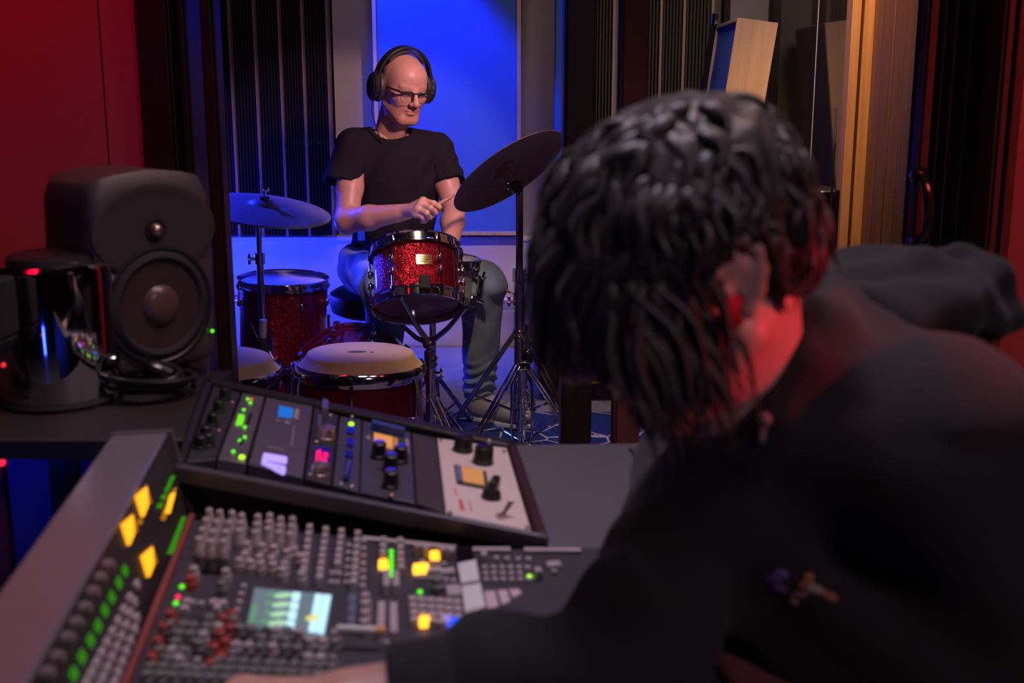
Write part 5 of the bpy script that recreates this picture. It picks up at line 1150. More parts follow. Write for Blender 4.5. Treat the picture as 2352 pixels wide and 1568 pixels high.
wc = flath([(0.064, 0.0045), (0.050, 0.0042), (0.030, 0.0036), (0.0001, 0.0034)], 0, zw_, 1, 1.08).build('woofer_cone', mat('cone_brown', (0.045, 0.026, 0.022), 0.38, noise=0.15, nscale=30), sk)
flath([(0.030, 0.0036), (0.026, 0.009), (0.016, 0.0135), (0.0001, 0.015)], 0, zw_, 1, 1.08).build('dust_cap', mat('cap_brown', (0.10, 0.05, 0.04), 0.32, noise=0.1), wc)
MB().ball(fr3(0.086, 0.048, 0.002), 0.0030).build('indicator_light', E_GRN, sk)
MB().slab([fr3(-0.002, 0.021, 0.0005), fr3(0.048, 0.021, 0.0005), fr3(0.048, 0.031, 0.0005), fr3(-0.002, 0.031, 0.0005)], FWD, 0.0012, 0.001).build('maker_plate', mat('plate_silver', (0.34, 0.24, 0.23), 0.35, 0.8, noise=0.15), sk, bevel=0.0008)
bs = thing('speaker_stand', 'low rubber isolation foot under the loudspeaker', 'stand', M=Tsp)
mb = MB(); mb.hexa([Tsp @ Vector(q) for q in ((-0.075, -0.06, -0.0275), (0.075, -0.06, -0.0275), (0.075, 0.07, -0.0275), (-0.075, 0.07, -0.0275), (-0.06, -0.045, -0.001), (0.06, -0.045, -0.001), (0.06, 0.055, -0.001), (-0.06, 0.055, -0.001))]); mb.build('foot', mat('orange_rubber', (0.12, 0.03, 0.015), 0.6, noise=0.1), bs, bevel=0.004)

# chrome canister
c = PZ(98, 946, ZH); c = Vector((c.x, c.y + 0.075, ZH)); ht = PY(98, 598, c.y).z - ZH; r = 0.0875
cn = thing('canister', 'polished chrome canister with black lid on the shelf', 'canister', c)
Tm = Matrix.Translation(c)
MB().lathe([(0.0001, 0.003), (r - 0.006, 0.003), (r - 0.002, 0.008), (r, 0.016), (r, ht - 0.014), (r - 0.002, ht - 0.005), (r - 0.008, ht), (r - 0.014, ht - 0.002), (0.0001, ht - 0.004)], 96, Tm).build('body', mat('mirror_chrome', (0.72, 0.70, 0.72), 0.06, 1.0, noise=0.03), cn)
MB().lathe([(0.0001, 0.0), (r + 0.001, 0.0), (r + 0.003, 0.006), (r, 0.012)], 72, Tm, cap1=False).build('base', RUBBER, cn); MB().lathe([(r - 0.022, ht - 0.004), (r - 0.022, ht + 0.008), (r - 0.028, ht + 0.012), (0.0001, ht + 0.012)], 64, Tm).build('lid', BLACK, cn)
# small black speaker cut by the left edge, in front of the canister
a = PY(-30, 838, 1.32); zb_ = ZH
tq = thing('small_speaker', 'small black box speaker at the shelf edge before the chrome canister', 'loudspeaker', (PY(-25, 750, 1.30).x, 1.30, ZH))
x1 = PY(18, 745, 1.32).x; zt2 = PY(20, 640, 1.32).z; zb2 = PY(20, 826, 1.32).z
MB().hexa([Vector(q) for q in ((x1 - 0.12, 1.285, zb2 + 0.0), (x1 - 0.018, 1.285, zb2), (x1 - 0.018, 1.35, zb2), (x1 - 0.12, 1.35, zb2), (x1 - 0.125, 1.28, zb2 + 0.03), (x1, 1.28, zb2 + 0.03), (x1, 1.355, zb2 + 0.03), (x1 - 0.125, 1.355, zb2 + 0.03))]).bx(x1 - 0.125, x1, 1.28, 1.355, zb2 + 0.03, zt2).build('cabinet', MATTE, tq, bevel=0.006)
MB().cyl((x1 - 0.06, 1.315, ZH), (x1 - 0.06, 1.315, zb2 + 0.002), 0.012).lathe([(0.0001, ZH), (0.035, ZH), (0.032, ZH + 0.006), (0.0001, ZH + 0.007)], 32, Matrix.Translation((x1 - 0.06, 1.315, 0))).build('foot', MATTE, tq)
MB().ball(PY(8, 838, 1.283), 0.003).build('indicator_light', emit('small_red', (1.0, 0.02, 0.05), 1.2), tq)
# black headphones lying on the shelf before the loudspeaker
c = PZ(330, 925, ZH)
hp = thing('cable_coil', 'loose coil of black cable on the shelf before the loudspeaker', 'cable', (c.x, c.y, ZH))
pts = []
for i in range(150):
    t_ = i / 149; an = t_ * 2 * pi * 4.3; rr = 0.05 + 0.012 * sin(an * 0.37 + 1); pts.append(c + Vector((rr * cos(an) * 1.1, rr * sin(an) * 0.8 + 0.03, 0.006 + 0.022 * t_ + 0.010 * (1 + sin(an * 0.5)))))
MB().tube(pts, 0.0048, 8).build('cable', BLACK, hp); MB().tube([pts[-1], pts[-1] + Vector((0.02, -0.015, -0.004)), pts[-1] + Vector((0.045, -0.02, -0.012))], [0.006, 0.008, 0.006], 10).build('plug', DCHROME, hp)
# ============================================================ people
def skin_mat(name, rough=0.42, sss=0.25):
    m = mat(name, (0.6, 0.35, 0.28), rough, sss=sss, bump=0.12, bscale=420); nt = m.node_tree; b = nt.nodes['Principled BSDF']
    a = nt.nodes.new('ShaderNodeVertexColor'); a.layer_name = 'tone'
    n = nt.nodes.new('ShaderNodeTexNoise'); n.inputs['Scale'].default_value = 55; n.inputs['Detail'].default_value = 5
    mp = nt.nodes.new('ShaderNodeMapRange'); mp.inputs[3].default_value = 0.86; mp.inputs[4].default_value = 1.12; nt.links.new(n.outputs['Fac'], mp.inputs[0])
    mx = nt.nodes.new('ShaderNodeVectorMath'); mx.operation = 'SCALE'; nt.links.new(a.outputs['Color'], mx.inputs[0]); nt.links.new(mp.outputs[0], mx.inputs['Scale'])
    nt.links.new(mx.outputs[0], b.inputs['Base Color']); return m
SKIN = skin_mat('skin')

def head_sdf(h, nk=(0, -.048, -.215), nt=(0, -.005, -.20)):
    s = SDF((-.105, -.135, -.235), (.105, .14, .14), h)
    s.ell((0, -.014, .036), (.0755, .0975, .0855), k=.01)
    s.ell((0, .036, .048), (.063, .056, .056), k=.02)
    s.ell((0, .026, -.004), (.0665, .064, .080), k=.02)
    s.ell((0, .034, -.058), (.0565, .052, .056), k=.022)
    s.cap((-.016, .070, -.097), (.016, .070, -.097), .0175, k=.018)
    for q in (-1, 1):
        s.cap((q * .057, -.004, -.056), (q * .026, .062, -.096), .016, .015, k=.025)
        s.ell((q * .045, .052, -.016), (.021, .026, .020), k=.022)
        s.cap((q * .014, .0865, .020), (q * .044, .0745, .024), .0085, .0075, k=.012)
    for q in (-1, 1): s.ell((q * .0315, .1005, .0015), (.0170, .0150, .0092), k=.010, mode='sub')
    for q in (-1, 1):
        s.ell((q * .0315, .0785, .0005), (.0145, .0125, .0115), k=.003)
        s.ell((q * .0315, .0805, .0045), (.0168, .0125, .0082), k=.003)         # heavy, lowered lid
        s.cap((q * .020, .0905, -.0045), (q * .043, .0855, -.0040), .0016, k=.003)
    s.cap((0, .0885, .016), (0, .1125, -.024), .0080, .0098, k=.010)
    s.ell((0, .1145, -.0275), (.0112, .0112, .0100), k=.008)
    for q in (-1, 1): s.ell((q * .0125, .1025, -.0315), (.0082, .0100, .0080), k=.006)
    for q in (-1, 1): s.ell((q * .0060, .1075, -.0405), (.0036, .0052, .0038), k=.003, mode='sub')
    s.ell((0, .0855, -.0562), (.0225, .0118, .0058), k=.007)
    s.ell((0, .0845, -.0682), (.0180, .0122, .0070), k=.007)
    s.cap((-.0220, .0895, -.0668), (0, .0980, -.0618), .0010, k=.003, mode='sub'); s.cap((.0220, .0895, -.0668), (0, .0980, -.0618), .0010, k=.003, mode='sub')
    s.cap((-.012, .098, -.0825), (.012, .098, -.0825), .0050, k=.012, mode='sub')
    for q in (-1, 1):
        ex = lambda y, z: (q * (.0800 + .20 * max(0, -y - .004)), y, z)
        R = np.array(Matrix.Rotation(radians(-12), 3, 'X') @ Matrix.Rotation(q * radians(14), 3, 'Z'))
        s.ell((q * .0800, -.016, .000), (.0052, .0140, .0260), R=R, k=.006)
        s.chain([ex(.000, .008), ex(-.003, .022), ex(-.014, .0315), ex(-.027, .027), ex(-.034, .012), ex(-.031, -.004), ex(-.022, -.018), ex(-.012, -.027)], [.0032, .0036, .0042, .0044, .0042, .0040, .0040, .0050], k=.004)
        s.ell((q * .0805, -.009, -.0285), (.0050, .0070, .0080), k=.004); s.ell((q * .0815, -.001, -.006), (.0045, .0040, .0065), k=.004)
        s.ell((q * .0865, -.012, -.006), (.0042, .0080, .0110), k=.003, mode='sub')
    s.cap((0, -.026, -.05), nk, .0535, .0590, k=.03)
    s.cap((0, .040, -.09), nt, .020, .030, k=.03)
    return s
def head_tone(V, base, stubble=None, brow=(0.30, 0.16, 0.09)):
    c = np.tile(np.array(base, np.float32), (len(V), 1)); x, y, z = V.T
    def blend(m, col): c[:] = c * (1 - m[:, None]) + np.array(col, np.float32) * m[:, None]
    blend(0.35 * np.exp(-(((np.abs(x) - .045) / .02) ** 2 + ((z + .02) / .022) ** 2)) * (y > .04), (0.62, 0.25, 0.20))
    blend(0.45 * np.exp(-((x / .014) ** 2 + ((z + .028) / .014) ** 2)) * (y > .09), (0.62, 0.26, 0.21))
    if stubble is not None:
        m = np.clip((-.030 - z) / .02, 0, 1) * np.clip((y - .005) / .03, 0, 1) * np.clip((z + .13) / .02, 0, 1) * 0.55
        m *= 1 - np.exp(-((np.abs(x) - .0) / .05) ** 2 - ((z + .035) / .010) ** 2) * 0.5
        blend(m, stubble)
    lip = np.clip(1.25 - ((x / .0245) ** 2 + ((z + .0620) / .0128) ** 2), 0, 1) * (y > .078); blend(np.clip(lip * 1.6, 0, 0.45), (0.56, 0.24, 0.20))
    bz = .0275 - 6.0 * (np.abs(x) - .027) ** 2; m = np.exp(-((z - bz) / .0042) ** 2) * (np.abs(x) > .012) * (np.abs(x) < .048) * (y > .06); blend(0.6 * m, brow)
    return c
def head_frame(o, yaw_dir, pitch, roll=0.0):
    f = Vector((yaw_dir[0], yaw_dir[1], 0)).normalized(); y = f * cos(pitch) - ZU * sin(pitch); z = f * sin(pitch) + ZU * cos(pitch); x = y.cross(z)
    M = Matrix((x, y, z)).transposed().to_4x4() @ Matrix.Rotation(roll, 4, 'Y'); M.translation = Vector(o); return M
def xform(V, M): A = np.array(M); return V @ A[:3, :3].T + A[:3, 3]
def A3(p): return np.array(tuple(p), float)

# ------------------------------------------------------------ the drummer
yw = radians(33); HO = PY(926, 203, 3.66)
Th = head_frame(HO, (sin(yw), -cos(yw)), radians(16), radians(-3))
dr = thing('person', 'bald person in black t-shirt and jeans playing the drums', 'person', (HO.x, 3.80, 0.0))
hv, hq = head_sdf(0.0024).mesh(1); ht_ = head_tone(hv, (0.60, 0.31, 0.255), stubble=(0.44, 0.20, 0.13)); hvw = xform(hv, Th)
NB = Th @ Vector((0, -.048, -.20))
SR, SL = PY(812, 338, 3.66), PY(1002, 345, 3.80)
ER, WR = PY(797, 508, 3.52), PY(934, 486, 3.40)
EL, WL = PY(1043, 478, 3.68), PY(1034, 566, 3.46)
PV = PY(897, 600, 3.87); HR, HL = PY(840, 612, 3.80), PY(965, 618, 3.90)
KR, KL = PY(886, 662, 3.44), PY(1110, 652, 3.46)
AR, AL = PY(880, 880, 3.64), PY(1100, 905, 3.58)
def arm(s_, E_, W_, hand, h=0.003, g=1.0):
    pts = [s_, E_, W_] + [p for c in hand for p in c[0]]; lo = np.min([A3(p) for p in pts], 0) - .07; hi = np.max([A3(p) for p in pts], 0) + .07
    S_ = SDF(lo, hi, h); a, b, c = A3(s_), A3(E_), A3(W_)
    S_.cap(a, a * .45 + b * .55, .050 * g, .046 * g, .02); S_.cap(a * .45 + b * .55, b, .046 * g, .041 * g, .02); S_.cap(b, b * .62 + c * .38, .042 * g, .0425 * g, .02); S_.cap(b * .62 + c * .38, c, .0425 * g, .0275, .02)
    for P, R, k in hand: S_.chain([A3(p) for p in P], R, k)
    return S_.mesh(1)
def hand_from(W, K, fingers, thumb, sc=1.0):
    """capsule chains: palm from wrist to the four knuckles, four fingers, thumb"""
    out = []
    for i, k in enumerate(K): out.append(([W, k], [.020 * sc, .0135 * sc], .010))
    for i in range(3): out.append(([K[i], K[i + 1]], [.0125 * sc, .0125 * sc], .008))
    for (P, R) in fingers: out.append((P, R, .0045))
    out.append((thumb[0], thumb[1], .006)); return out
fr0 = [.0108, .0100, .0092, .0078]
def D_(px, py, Y): return PY(px, py, Y)
K = [D_(972, 461, 3.350), D_(967, 470, 3.332), D_(961, 481, 3.326), D_(954, 491, 3.332)]
fg = [([K[0], D_(996, 467, 3.325), D_(1009, 476, 3.335), D_(1008, 486, 3.352)], fr0), ([K[1], D_(989, 478, 3.305), D_(1000, 488, 3.320), D_(995, 496, 3.345)], fr0),
      ([K[2], D_(980, 490, 3.302), D_(988, 499, 3.322), D_(980, 503, 3.348)], [.0102, .0096, .0088, .0076]), ([K[3], D_(971, 500, 3.312), D_(977, 507, 3.330), D_(969, 509, 3.350)], [.0092, .0086, .0078, .0068])]
th_ = ([D_(945, 484, 3.400), D_(968, 484, 3.392), D_(988, 486, 3.384), D_(1003, 483, 3.372)], [.0165, .0130, .0108, .0088])
handR = hand_from(WR, K, fg, th_)
# left hand, closed round its own stick behind the tom
d_ = (WL - EL).normalized(); sx = Vector((-0.75, -0.62, 0.1)).normalized(); sx = (sx - d_ * sx.dot(d_)).normalized(); up_ = sx.cross(d_); K2 = []; fg2 = []
if up_.z < 0: up_ = -up_
for i in range(4):
    k0 = WL + d_ * (.082 - .006 * abs(i - 1)) + sx * (.030 - .019 * i); K2.append(k0); l1 = (.040, .043, .040, .032)[i]; r = (.0105, .0105, .0100, .0090)[i]
    p1 = k0 + d_ * l1 * .75 - up_ * l1 * .6; p2 = p1 - up_ * l1 * .55 - d_ * l1 * .30; p3 = p2 - d_ * l1 * .5 + up_ * .004; fg2.append(([k0, p1, p2, p3], [r, r * .94, r * .86, r * .75]))
t0 = WL + d_ * .02 + sx * .022 - up_ * .008; th2 = ([t0, t0 + d_ * .035 + sx * .014 - up_ * .012, t0 + d_ * .062 + sx * .008 - up_ * .024, t0 + d_ * .080 - up_ * .030], [.0165, .0130, .0108, .0088])
handL = hand_from(WL, K2, fg2, th2)
arV, arQ = arm(SR, ER, WR, handR); alV, alQ = arm(SL, EL, WL, handL)
# trunk under the clothes so that head, arms and legs are one figure
tr = SDF(A3((-0.85, 3.2, 0.02)), A3((0.1, 4.1, 1.15)), 0.012)
mid = (SR + SL) / 2
for a, b, r0, r1 in ((NB, mid - ZU * .08, .055, .10), (mid - ZU * .10, PV + ZU * .05, .115, .115), (SR, SL, .055, .055), (HR, HL, .085, .085), (HR, KR, .075, .055), (HL, KL, .075, .055), (KR, AR, .052, .036), (KL, AL, .052, .036)): tr.cap(A3(a), A3(b), r0, r1, .03)
trV, trQ = tr.mesh(1)
arms_tone = lambda V: np.tile(np.array((0.59, 0.31, 0.255), np.float32), (len(V), 1))
organic('body', [(hvw, hq), (arV, arQ), (alV, alQ), (trV, trQ)], SKIN, dr, color=np.concatenate([ht_, arms_tone(arV), arms_tone(alV), arms_tone(trV)]))

# t-shirt
TEE = mat('black_jersey', (0.0165, 0.0130, 0.0190), 0.95, noise=0.2, nscale=60, bump=0.25, bscale=900, spec=0.12)
def wob(x, y, z, f, a):
    return a * (np.sin(x * f + 2.1 * np.sin(z * f * .37 + y * 3)) * np.sin(z * f * .8 + 1.7 * np.sin(x * f * .45)) + 0.5 * np.sin(x * f * 1.9 - z * f * 1.3 + y * f))
ts = SDF(A3((-0.80, 3.40, 0.48)), A3((-0.12, 4.10, 1.12)), 0.0055)
rt = (SL - SR).normalized(); fw = Vector((rt.y, -rt.x, 0)).normalized()
BM = np.array(Matrix((rt, rt.cross(ZU) * -1 if False else Vector((-rt.y, rt.x, 0)), ZU)).transposed())
cc = mid + fw * .01
ts.ell(A3(cc - ZU * .10), (.168, .118, .175), BM, .03)
ts.ell(A3(cc - ZU * .26), (.150, .115, .19), BM, .05)
ts.ell(A3(PV + ZU * .07), (.158, .122, .15), BM, .05)
ts.cap(A3(SR), A3(SL), .056, .056, .04)
for s_, e_ in ((SR, ER), (SL, EL)): ts.cap(A3(s_), A3(s_.lerp(e_, .16)), .060, .058, .03)
for s_ in (SR, SL): ts.cap(A3(NB + ZU * .000), A3(s_), .052, .058, .03)
ts.cap(A3(NB + fw * .012 - ZU * .028), A3(NB + ZU * .12 + fw * .05), .066, .082, .006, 'sub')
ts.plane(A3(PV - ZU * .005), (0, 0, -1), A3(PV) - .3, A3(PV) + .3, .004)
def fold(x, y, z):
    t = np.clip((1.0 - z) / .25, 0.15, 1.0); arm_r = np.exp(-(((x - SR.x) / .10) ** 2 + ((z - SR.z + .07) / .10) ** 2)) + np.exp(-(((x - SL.x) / .10) ** 2 + ((z - SL.z + .07) / .10) ** 2))
    return .0042 * t * np.sin((z * 46 + x * 22 + 2.2 * np.sin(x * 15 + y * 7))) * (0.35 + 0.65 * np.abs(np.sin(x * 9 + 1))) + .005 * arm_r * np.sin(x * 95 - z * 55) + wob(x, y, z, 28, .0016)
ts.warp(fold); V, Q = ts.mesh(2); shells = [(V, Q)]
for s_, w_ in ((SR, PY(787, 424, 3.60)), (SL, PY(1026, 424, 3.74))):
    ax = (w_ - s_).normalized(); lo = np.minimum(A3(s_), A3(w_)) - .11; hi = np.maximum(A3(s_), A3(w_)) + .11; sv = SDF(lo, hi, .0045); c = A3(w_)
    sv.cap(A3(s_), A3(w_ + ax * .04), .0640, .0770, .02); sv.plane(c, A3(ax), lo, hi, .002); sv.cap(c - A3(ax) * .035, c + A3(ax) * .05, .0590, .0665, .003, 'sub')
    sv.warp(lambda x, y, z: .0030 * np.sin(x * 70 - z * 62 + 2.0 * np.sin(z * 24 + y * 15)) * np.clip((s_.z - z) / .05, 0, 1) + .0010 * np.sin(x * 140 + z * 40)); shells.append(sv.mesh(1))
organic('t_shirt', shells, TEE, dr)
rib = MB(); pts = []
for i in range(33):
    an = 2 * pi * i / 32; p = NB + fw * .012 - ZU * .004 + (rt * cos(an) * .0675 + fw * sin(an) * (.0675) ) - ZU * (.017 * (sin(an) * .9 + .1) + 0.004); pts.append(p)
rib.tube(pts, .0052, 8, caps=False).build('collar', TEE, D.objects['t_shirt'])

# jeans
DENIM = mat('faded_denim', (0.27, 0.36, 0.38), 0.9, noise=0.28, nscale=18, bump=0.35, bscale=700)
js = SDF(A3((-0.85, 3.22, 0.05)), A3((0.10, 4.12, 0.78)), 0.007)
js.cap(A3(HR), A3(HL), .096, .096, .04); js.ell(A3(PV + ZU * .01), (.16, .12, .10), BM, .03)
js.cap(A3(HR), A3(KR), .102, .078, .04); js.cap(A3(HL), A3(KL), .102, .080, .04)
js.cap(A3(KR), A3(AR), .078, .058, .02); js.cap(A3(KL), A3(AL), .080, .058, .02)
js.plane(A3(PV + ZU * .075), (0, 0, 1), A3(PV) - .3, A3(PV) + .3, .004)
for a_ in (AR, AL): js.plane(A3(a_ - ZU * .005), (0, 0, -1), A3(a_) - .1, A3(a_) + .1, .003); js.cap(A3(a_ - ZU * .06), A3(a_ + ZU * .03), .047, .045, .004, 'sub')
def jf(x, y, z):
    lo = np.exp(-((z - AL.z - .05) / .075) ** 2); hp_ = np.exp(-((z - HR.z) / .09) ** 2)
    return .0075 * lo * np.sin(z * 160 + 3 * np.sin(x * 40 + y * 22)) + .004 * hp_ * np.sin(x * 60 + z * 50 + 2 * np.sin(y * 25)) + wob(x, y, z, 24, .0026)
js.warp(jf); V, Q = js.mesh(2); organic('jeans', [(V, Q)], DENIM, dr)
# shoes
def shoe(heel, toe, m, sole_m):
    f = (toe - heel); L_ = f.length; f = f.normalized(); sd = f.cross(ZU).normalized(); M_ = np.array(Matrix((f, sd, ZU)).transposed())
    P = lambda a, b, c: A3(heel + f * a + sd * b + ZU * c)
    s = SDF(np.minimum(A3(heel), A3(toe)) - .09, np.maximum(A3(heel), A3(toe)) + np.array([.09, .09, .15]), .005)
    s.ell(P(L_ * .70, 0, .045), (L_ * .31, .048, .040), M_, .02); s.ell(P(L_ * .28, 0, .055), (L_ * .30, .040, .052), M_, .03); s.cap(P(L_ * .22, 0, .06), P(L_ * .16, 0, .115), .042, .043, .02)
    s.cap(P(L_ * .17, 0, .10), P(L_ * .15, 0, .15), .033, .036, .004, 'sub'); s.plane(P(0, 0, .012), (0, 0, -1), P(L_ / 2, 0, 0) - .3, P(L_ / 2, 0, 0) + .3, .003)
    V, Q = s.mesh(1); o = organic('shoe', [(V, Q)], m, dr)
    pl = []; n = 28
    for i in range(n):
        a = 2 * pi * i / n; pl.append((L_ * .5 + L_ * .52 * cos(a), (.043 + .006 * cos(a)) * sin(a)))
    MB().prism(pl, heel, f, sd, -0.0 if f.cross(sd).z > 0 else 0.0, (.018 if f.cross(sd).z > 0 else -.018)).build('sole', sole_m, o, bevel=.004)
    lm = MB()
    for i in range(5): c = heel + f * (L_ * (.42 + .06 * i)) + ZU * (.094 - .009 * i); lm.tube([c - sd * .022 - ZU * .005, c + ZU * .003, c + sd * .022 - ZU * .005], .003, 6)
    lm.build('laces', sole_m, o)
SHOE = mat('grey_canvas', (0.34, 0.32, 0.33), 0.85, noise=0.15, nscale=150, bump=0.2); SOLE = mat('white_sole', (0.62, 0.60, 0.60), 0.6, noise=0.08)
hl = Vector((AL.x - .045, AL.y + .01, 0.013)); shoe(hl, hl + Vector((.24, -.13, 0.0)), SHOE, SOLE)
hl = Vector((AR.x - .01, AR.y + .045, 0.013)); shoe(hl, hl + Vector((.04, -.262, 0.0)), SHOE, SOLE)

# stick in each hand
def stick(a, b, label):
    t = thing('drumstick', label, 'drumstick', a); d = b - a
    MB().tube([a, a + d * .04, a + d * .72, a + d * .93], [.0052, .0072, .0072, .0040], 12).build('shaft', WOODTIP, t)
    MB().ball(a + d * .96, (.0052, .0052, .0085), frame((0, 0, 0), d.orthogonal(), d).to_3x3(), 12).build('tip', WOODTIP, t)
stick(D_(958, 497, 3.352), D_(1047, 446, 3.40), 'brown drumstick pointing up from the drummer\'s fist across the other arm')
a = K2[1] - up_ * .022 + sx * .085; stick(a, a - sx * .34 - ZU * .02 + Vector((0.03, 0, 0)), 'drumstick held low behind the red tom by the other hand')

# headphones
hpn = thing('headphones', 'black over-ear headphones worn on the bald head', 'headphones', M=Th)
def hp(*p): return Th @ Vector(p)
HPB = mat('headphone_black', (0.018, 0.016, 0.018), 0.35, noise=0.1, bump=0.1)
def arc(rx, rz, z0, y0, a0, a1, n=30): return [hp(rx * cos(a), y0, z0 + rz * sin(a)) for a in [a0 + (a1 - a0) * i / n for i in range(n + 1)]]
yv = Th.to_3x3() @ Vector((0, 1, 0))
def band(name, rx0, rx1, rz0, rz1, z0, y0, w_, a0, a1, m, par):
    n = 36; vs = []
    for i in range(n + 1):
        a = a0 + (a1 - a0) * i / n
        for rx, rz, y in ((rx0, rz0, -w_), (rx0, rz0, w_), (rx1, rz1, w_), (rx1, rz1, -w_)): vs.append(hp(rx * cos(a), y0 + y, z0 + rz * sin(a)))
    fs = [(4 * i + k, 4 * i + (k + 1) % 4, 4 * i + 4 + (k + 1) % 4, 4 * i + 4 + k) for i in range(n) for k in range(4)] + [(3, 2, 1, 0), (4 * n, 4 * n + 1, 4 * n + 2, 4 * n + 3)]
    return MB().add(vs, fs).build(name, m, par, bevel=.002)
band('headband', .103, .1125, .124, .133, .018, -.012, .017, radians(8), radians(172), HPB, hpn)
band('headband_pad', .090, .098, .108, .1195, .018, -.012, .014, radians(42), radians(138), mat('pad_leather', (0.03, 0.026, 0.03), 0.5, bump=0.2), hpn)
for s in (-1, 1):
    cm = Matrix.Translation((0, 0, 0)); T = Th @ Matrix.Translation((s * .080, -.012, -.002)) @ Matrix.Rotation(s * radians(90), 4, 'Y') @ Matrix.Diagonal((1.18, .98, 1.05, 1)) @ Matrix.Rotation(radians(0), 4, 'Z')
    e = xf(MB().lathe([(.0001, .020), (.020, .020), (.040, .022), (.0435, .026), (.044, .032), (.038, .040), (.022, .044), (.0001, .045)], 36), T).build('ear_cup', HPB, hpn)
    xf(MB().lathe([(.024, .004), (.036, .001), (.044, .006), (.0455, .014), (.043, .021), (.026, .021), (.024, .004)], 36, cap0=False, cap1=False), T).build('ear_pad', mat('pad_leather', (0.03, 0.026, 0.03)), e)
    xf(MB().lathe([(.030, .0425), (.033, .0418), (.030, .041)], 36, cap0=False, cap1=False), T).build('cup_ring', mat('grey_ring', (0.28, 0.26, 0.27), 0.3, 0.6, noise=0.1), e)
    MB().tube([hp(s * .106, -.012, .055), hp(s * .119, -.012, .035), hp(s * .124, -.012, .005)], [.010, .010, .008], 8, flat=.5).build('yoke', HPB, hpn)
MB().tube([hp(.112, .0, -.04), hp(.118, .012, -.085), hp(.10, .03, -.14), hp(.07, .04, -.20)], .0024, 6).build('cable', HPB, hpn)

# glasses
gl = thing('eyeglasses', 'dark browline glasses on the drummer\'s face', 'glasses', M=Th)
GF = mat('glasses_black', (0.012, 0.012, 0.014), 0.25, noise=0.1); GW = mat('wire_rim', (0.10, 0.10, 0.11), 0.3, 0.7, noise=0.1)
fr = MB()
for s in (-1, 1):
    c = Vector((s * .0325, .1045, -.006)); w_, h_ = .0255, .0190
    up = [hp(c.x + s * x, .1045 - .30 * max(0, abs(c.x + s * x) - .02) ** 1.0 * .5, c.z + z) for x, z in ((-.0235, .002), (-.0225, .0135), (-.012, .0175), (.008, .0190), (.022, .0185), (.0345, .0200))]
    fr.tube(up, [.0022, .0034, .0038, .0040, .0044, .0050], 8)
    lo = [hp(c.x + s * x, .1045 - .15 * max(0, abs(c.x + s * x) - .02), c.z + z) for x, z in ((-.0235, .002), (-.0225, -.010), (-.015, -.0175), (.002, -.0195), (.018, -.0170), (.0245, -.007), (.0265, .008), (.0265, .0185))]
    MB().tube(lo, .0009, 6).build('rim', GW, gl)
    MB().tube([hp(s * .067, .094, .0135), hp(s * .074, .06, .011), hp(s * .080, .0, .006)], [.0044, .0032, .0024], 8).build('temple', GF, gl)
    P = [hp(c.x + s * x, .1040 - .15 * max(0, abs(c.x + s * x) - .02), c.z + z) for x, z in ((-.0230, .002), (-.0222, -.010), (-.015, -.0172), (.002, -.0190), (.018, -.0166), (.0240, -.007), (.0258, .008), (.0250, .0180), (.008, .0185), (-.012, .0170), (-.0220, .013))]
    q = [p - yv * .0012 for p in P]; N = len(P)
    MB().add(P + q, [tuple(range(N)), tuple(range(2 * N - 1, N - 1, -1))] + [(i, (i + 1) % N, N + (i + 1) % N, N + i) for i in range(N)]).build('lens', glass_mat('lens_glass', (0.99, 0.99, 0.99), 0.7), gl)
fr.tube([hp(-.0100, .1045, .006), hp(-.005, .1065, .0105), hp(.005, .1065, .0105), hp(.0100, .1045, .006)], .0024, 8)
fr.build('frame', GF, gl)

# ------------------------------------------------------------ the engineer, head bowed over the console
EO = PY(1560, 616, 0.80); ey = Vector((-cos(radians(13)), -sin(radians(13)), 0))
Te = head_frame(EO, (ey.x, ey.y), radians(30)) @ Matrix.Diagonal((1.02, 1.03, .96, 1))
EN = PY(1705, 1005, .865); nkl = tuple(Te.inverted() @ EN); ntl = tuple(Te.inverted() @ PY(1650, 940, .85))
en = thing('person', 'dark haired person in black hoodie bowed over the mixing console', 'person', (0.42, 1.02, 0.0))
ev, eq = head_sdf(0.0028, nkl, ntl).mesh(1); et = head_tone(ev, (0.60, 0.33, 0.26), stubble=(0.35, 0.18, 0.13), brow=(0.03, 0.02, 0.02)); evw = xform(ev, Te)
eSR, eSL = PY(1640, 1075, 1.02), PY(2140, 1015, 0.80)
eER, eWR = PY(1440, 1530, 0.725), PY(800, 1622, 0.688)
eEL, eWL = PY(2300, 1760, 0.80), Vector((0.33, 0.50, 0.735))
eP = Vector((0.53, 1.03, 0.53)); eHR = eP + Vector((-.03, .10, 0)); eHL = eP + Vector((.05, -.10, 0))
eKR = eHR + Vector((-.40, -.06, -.01)); eKL = eHL + Vector((-.30, -.27, .0))
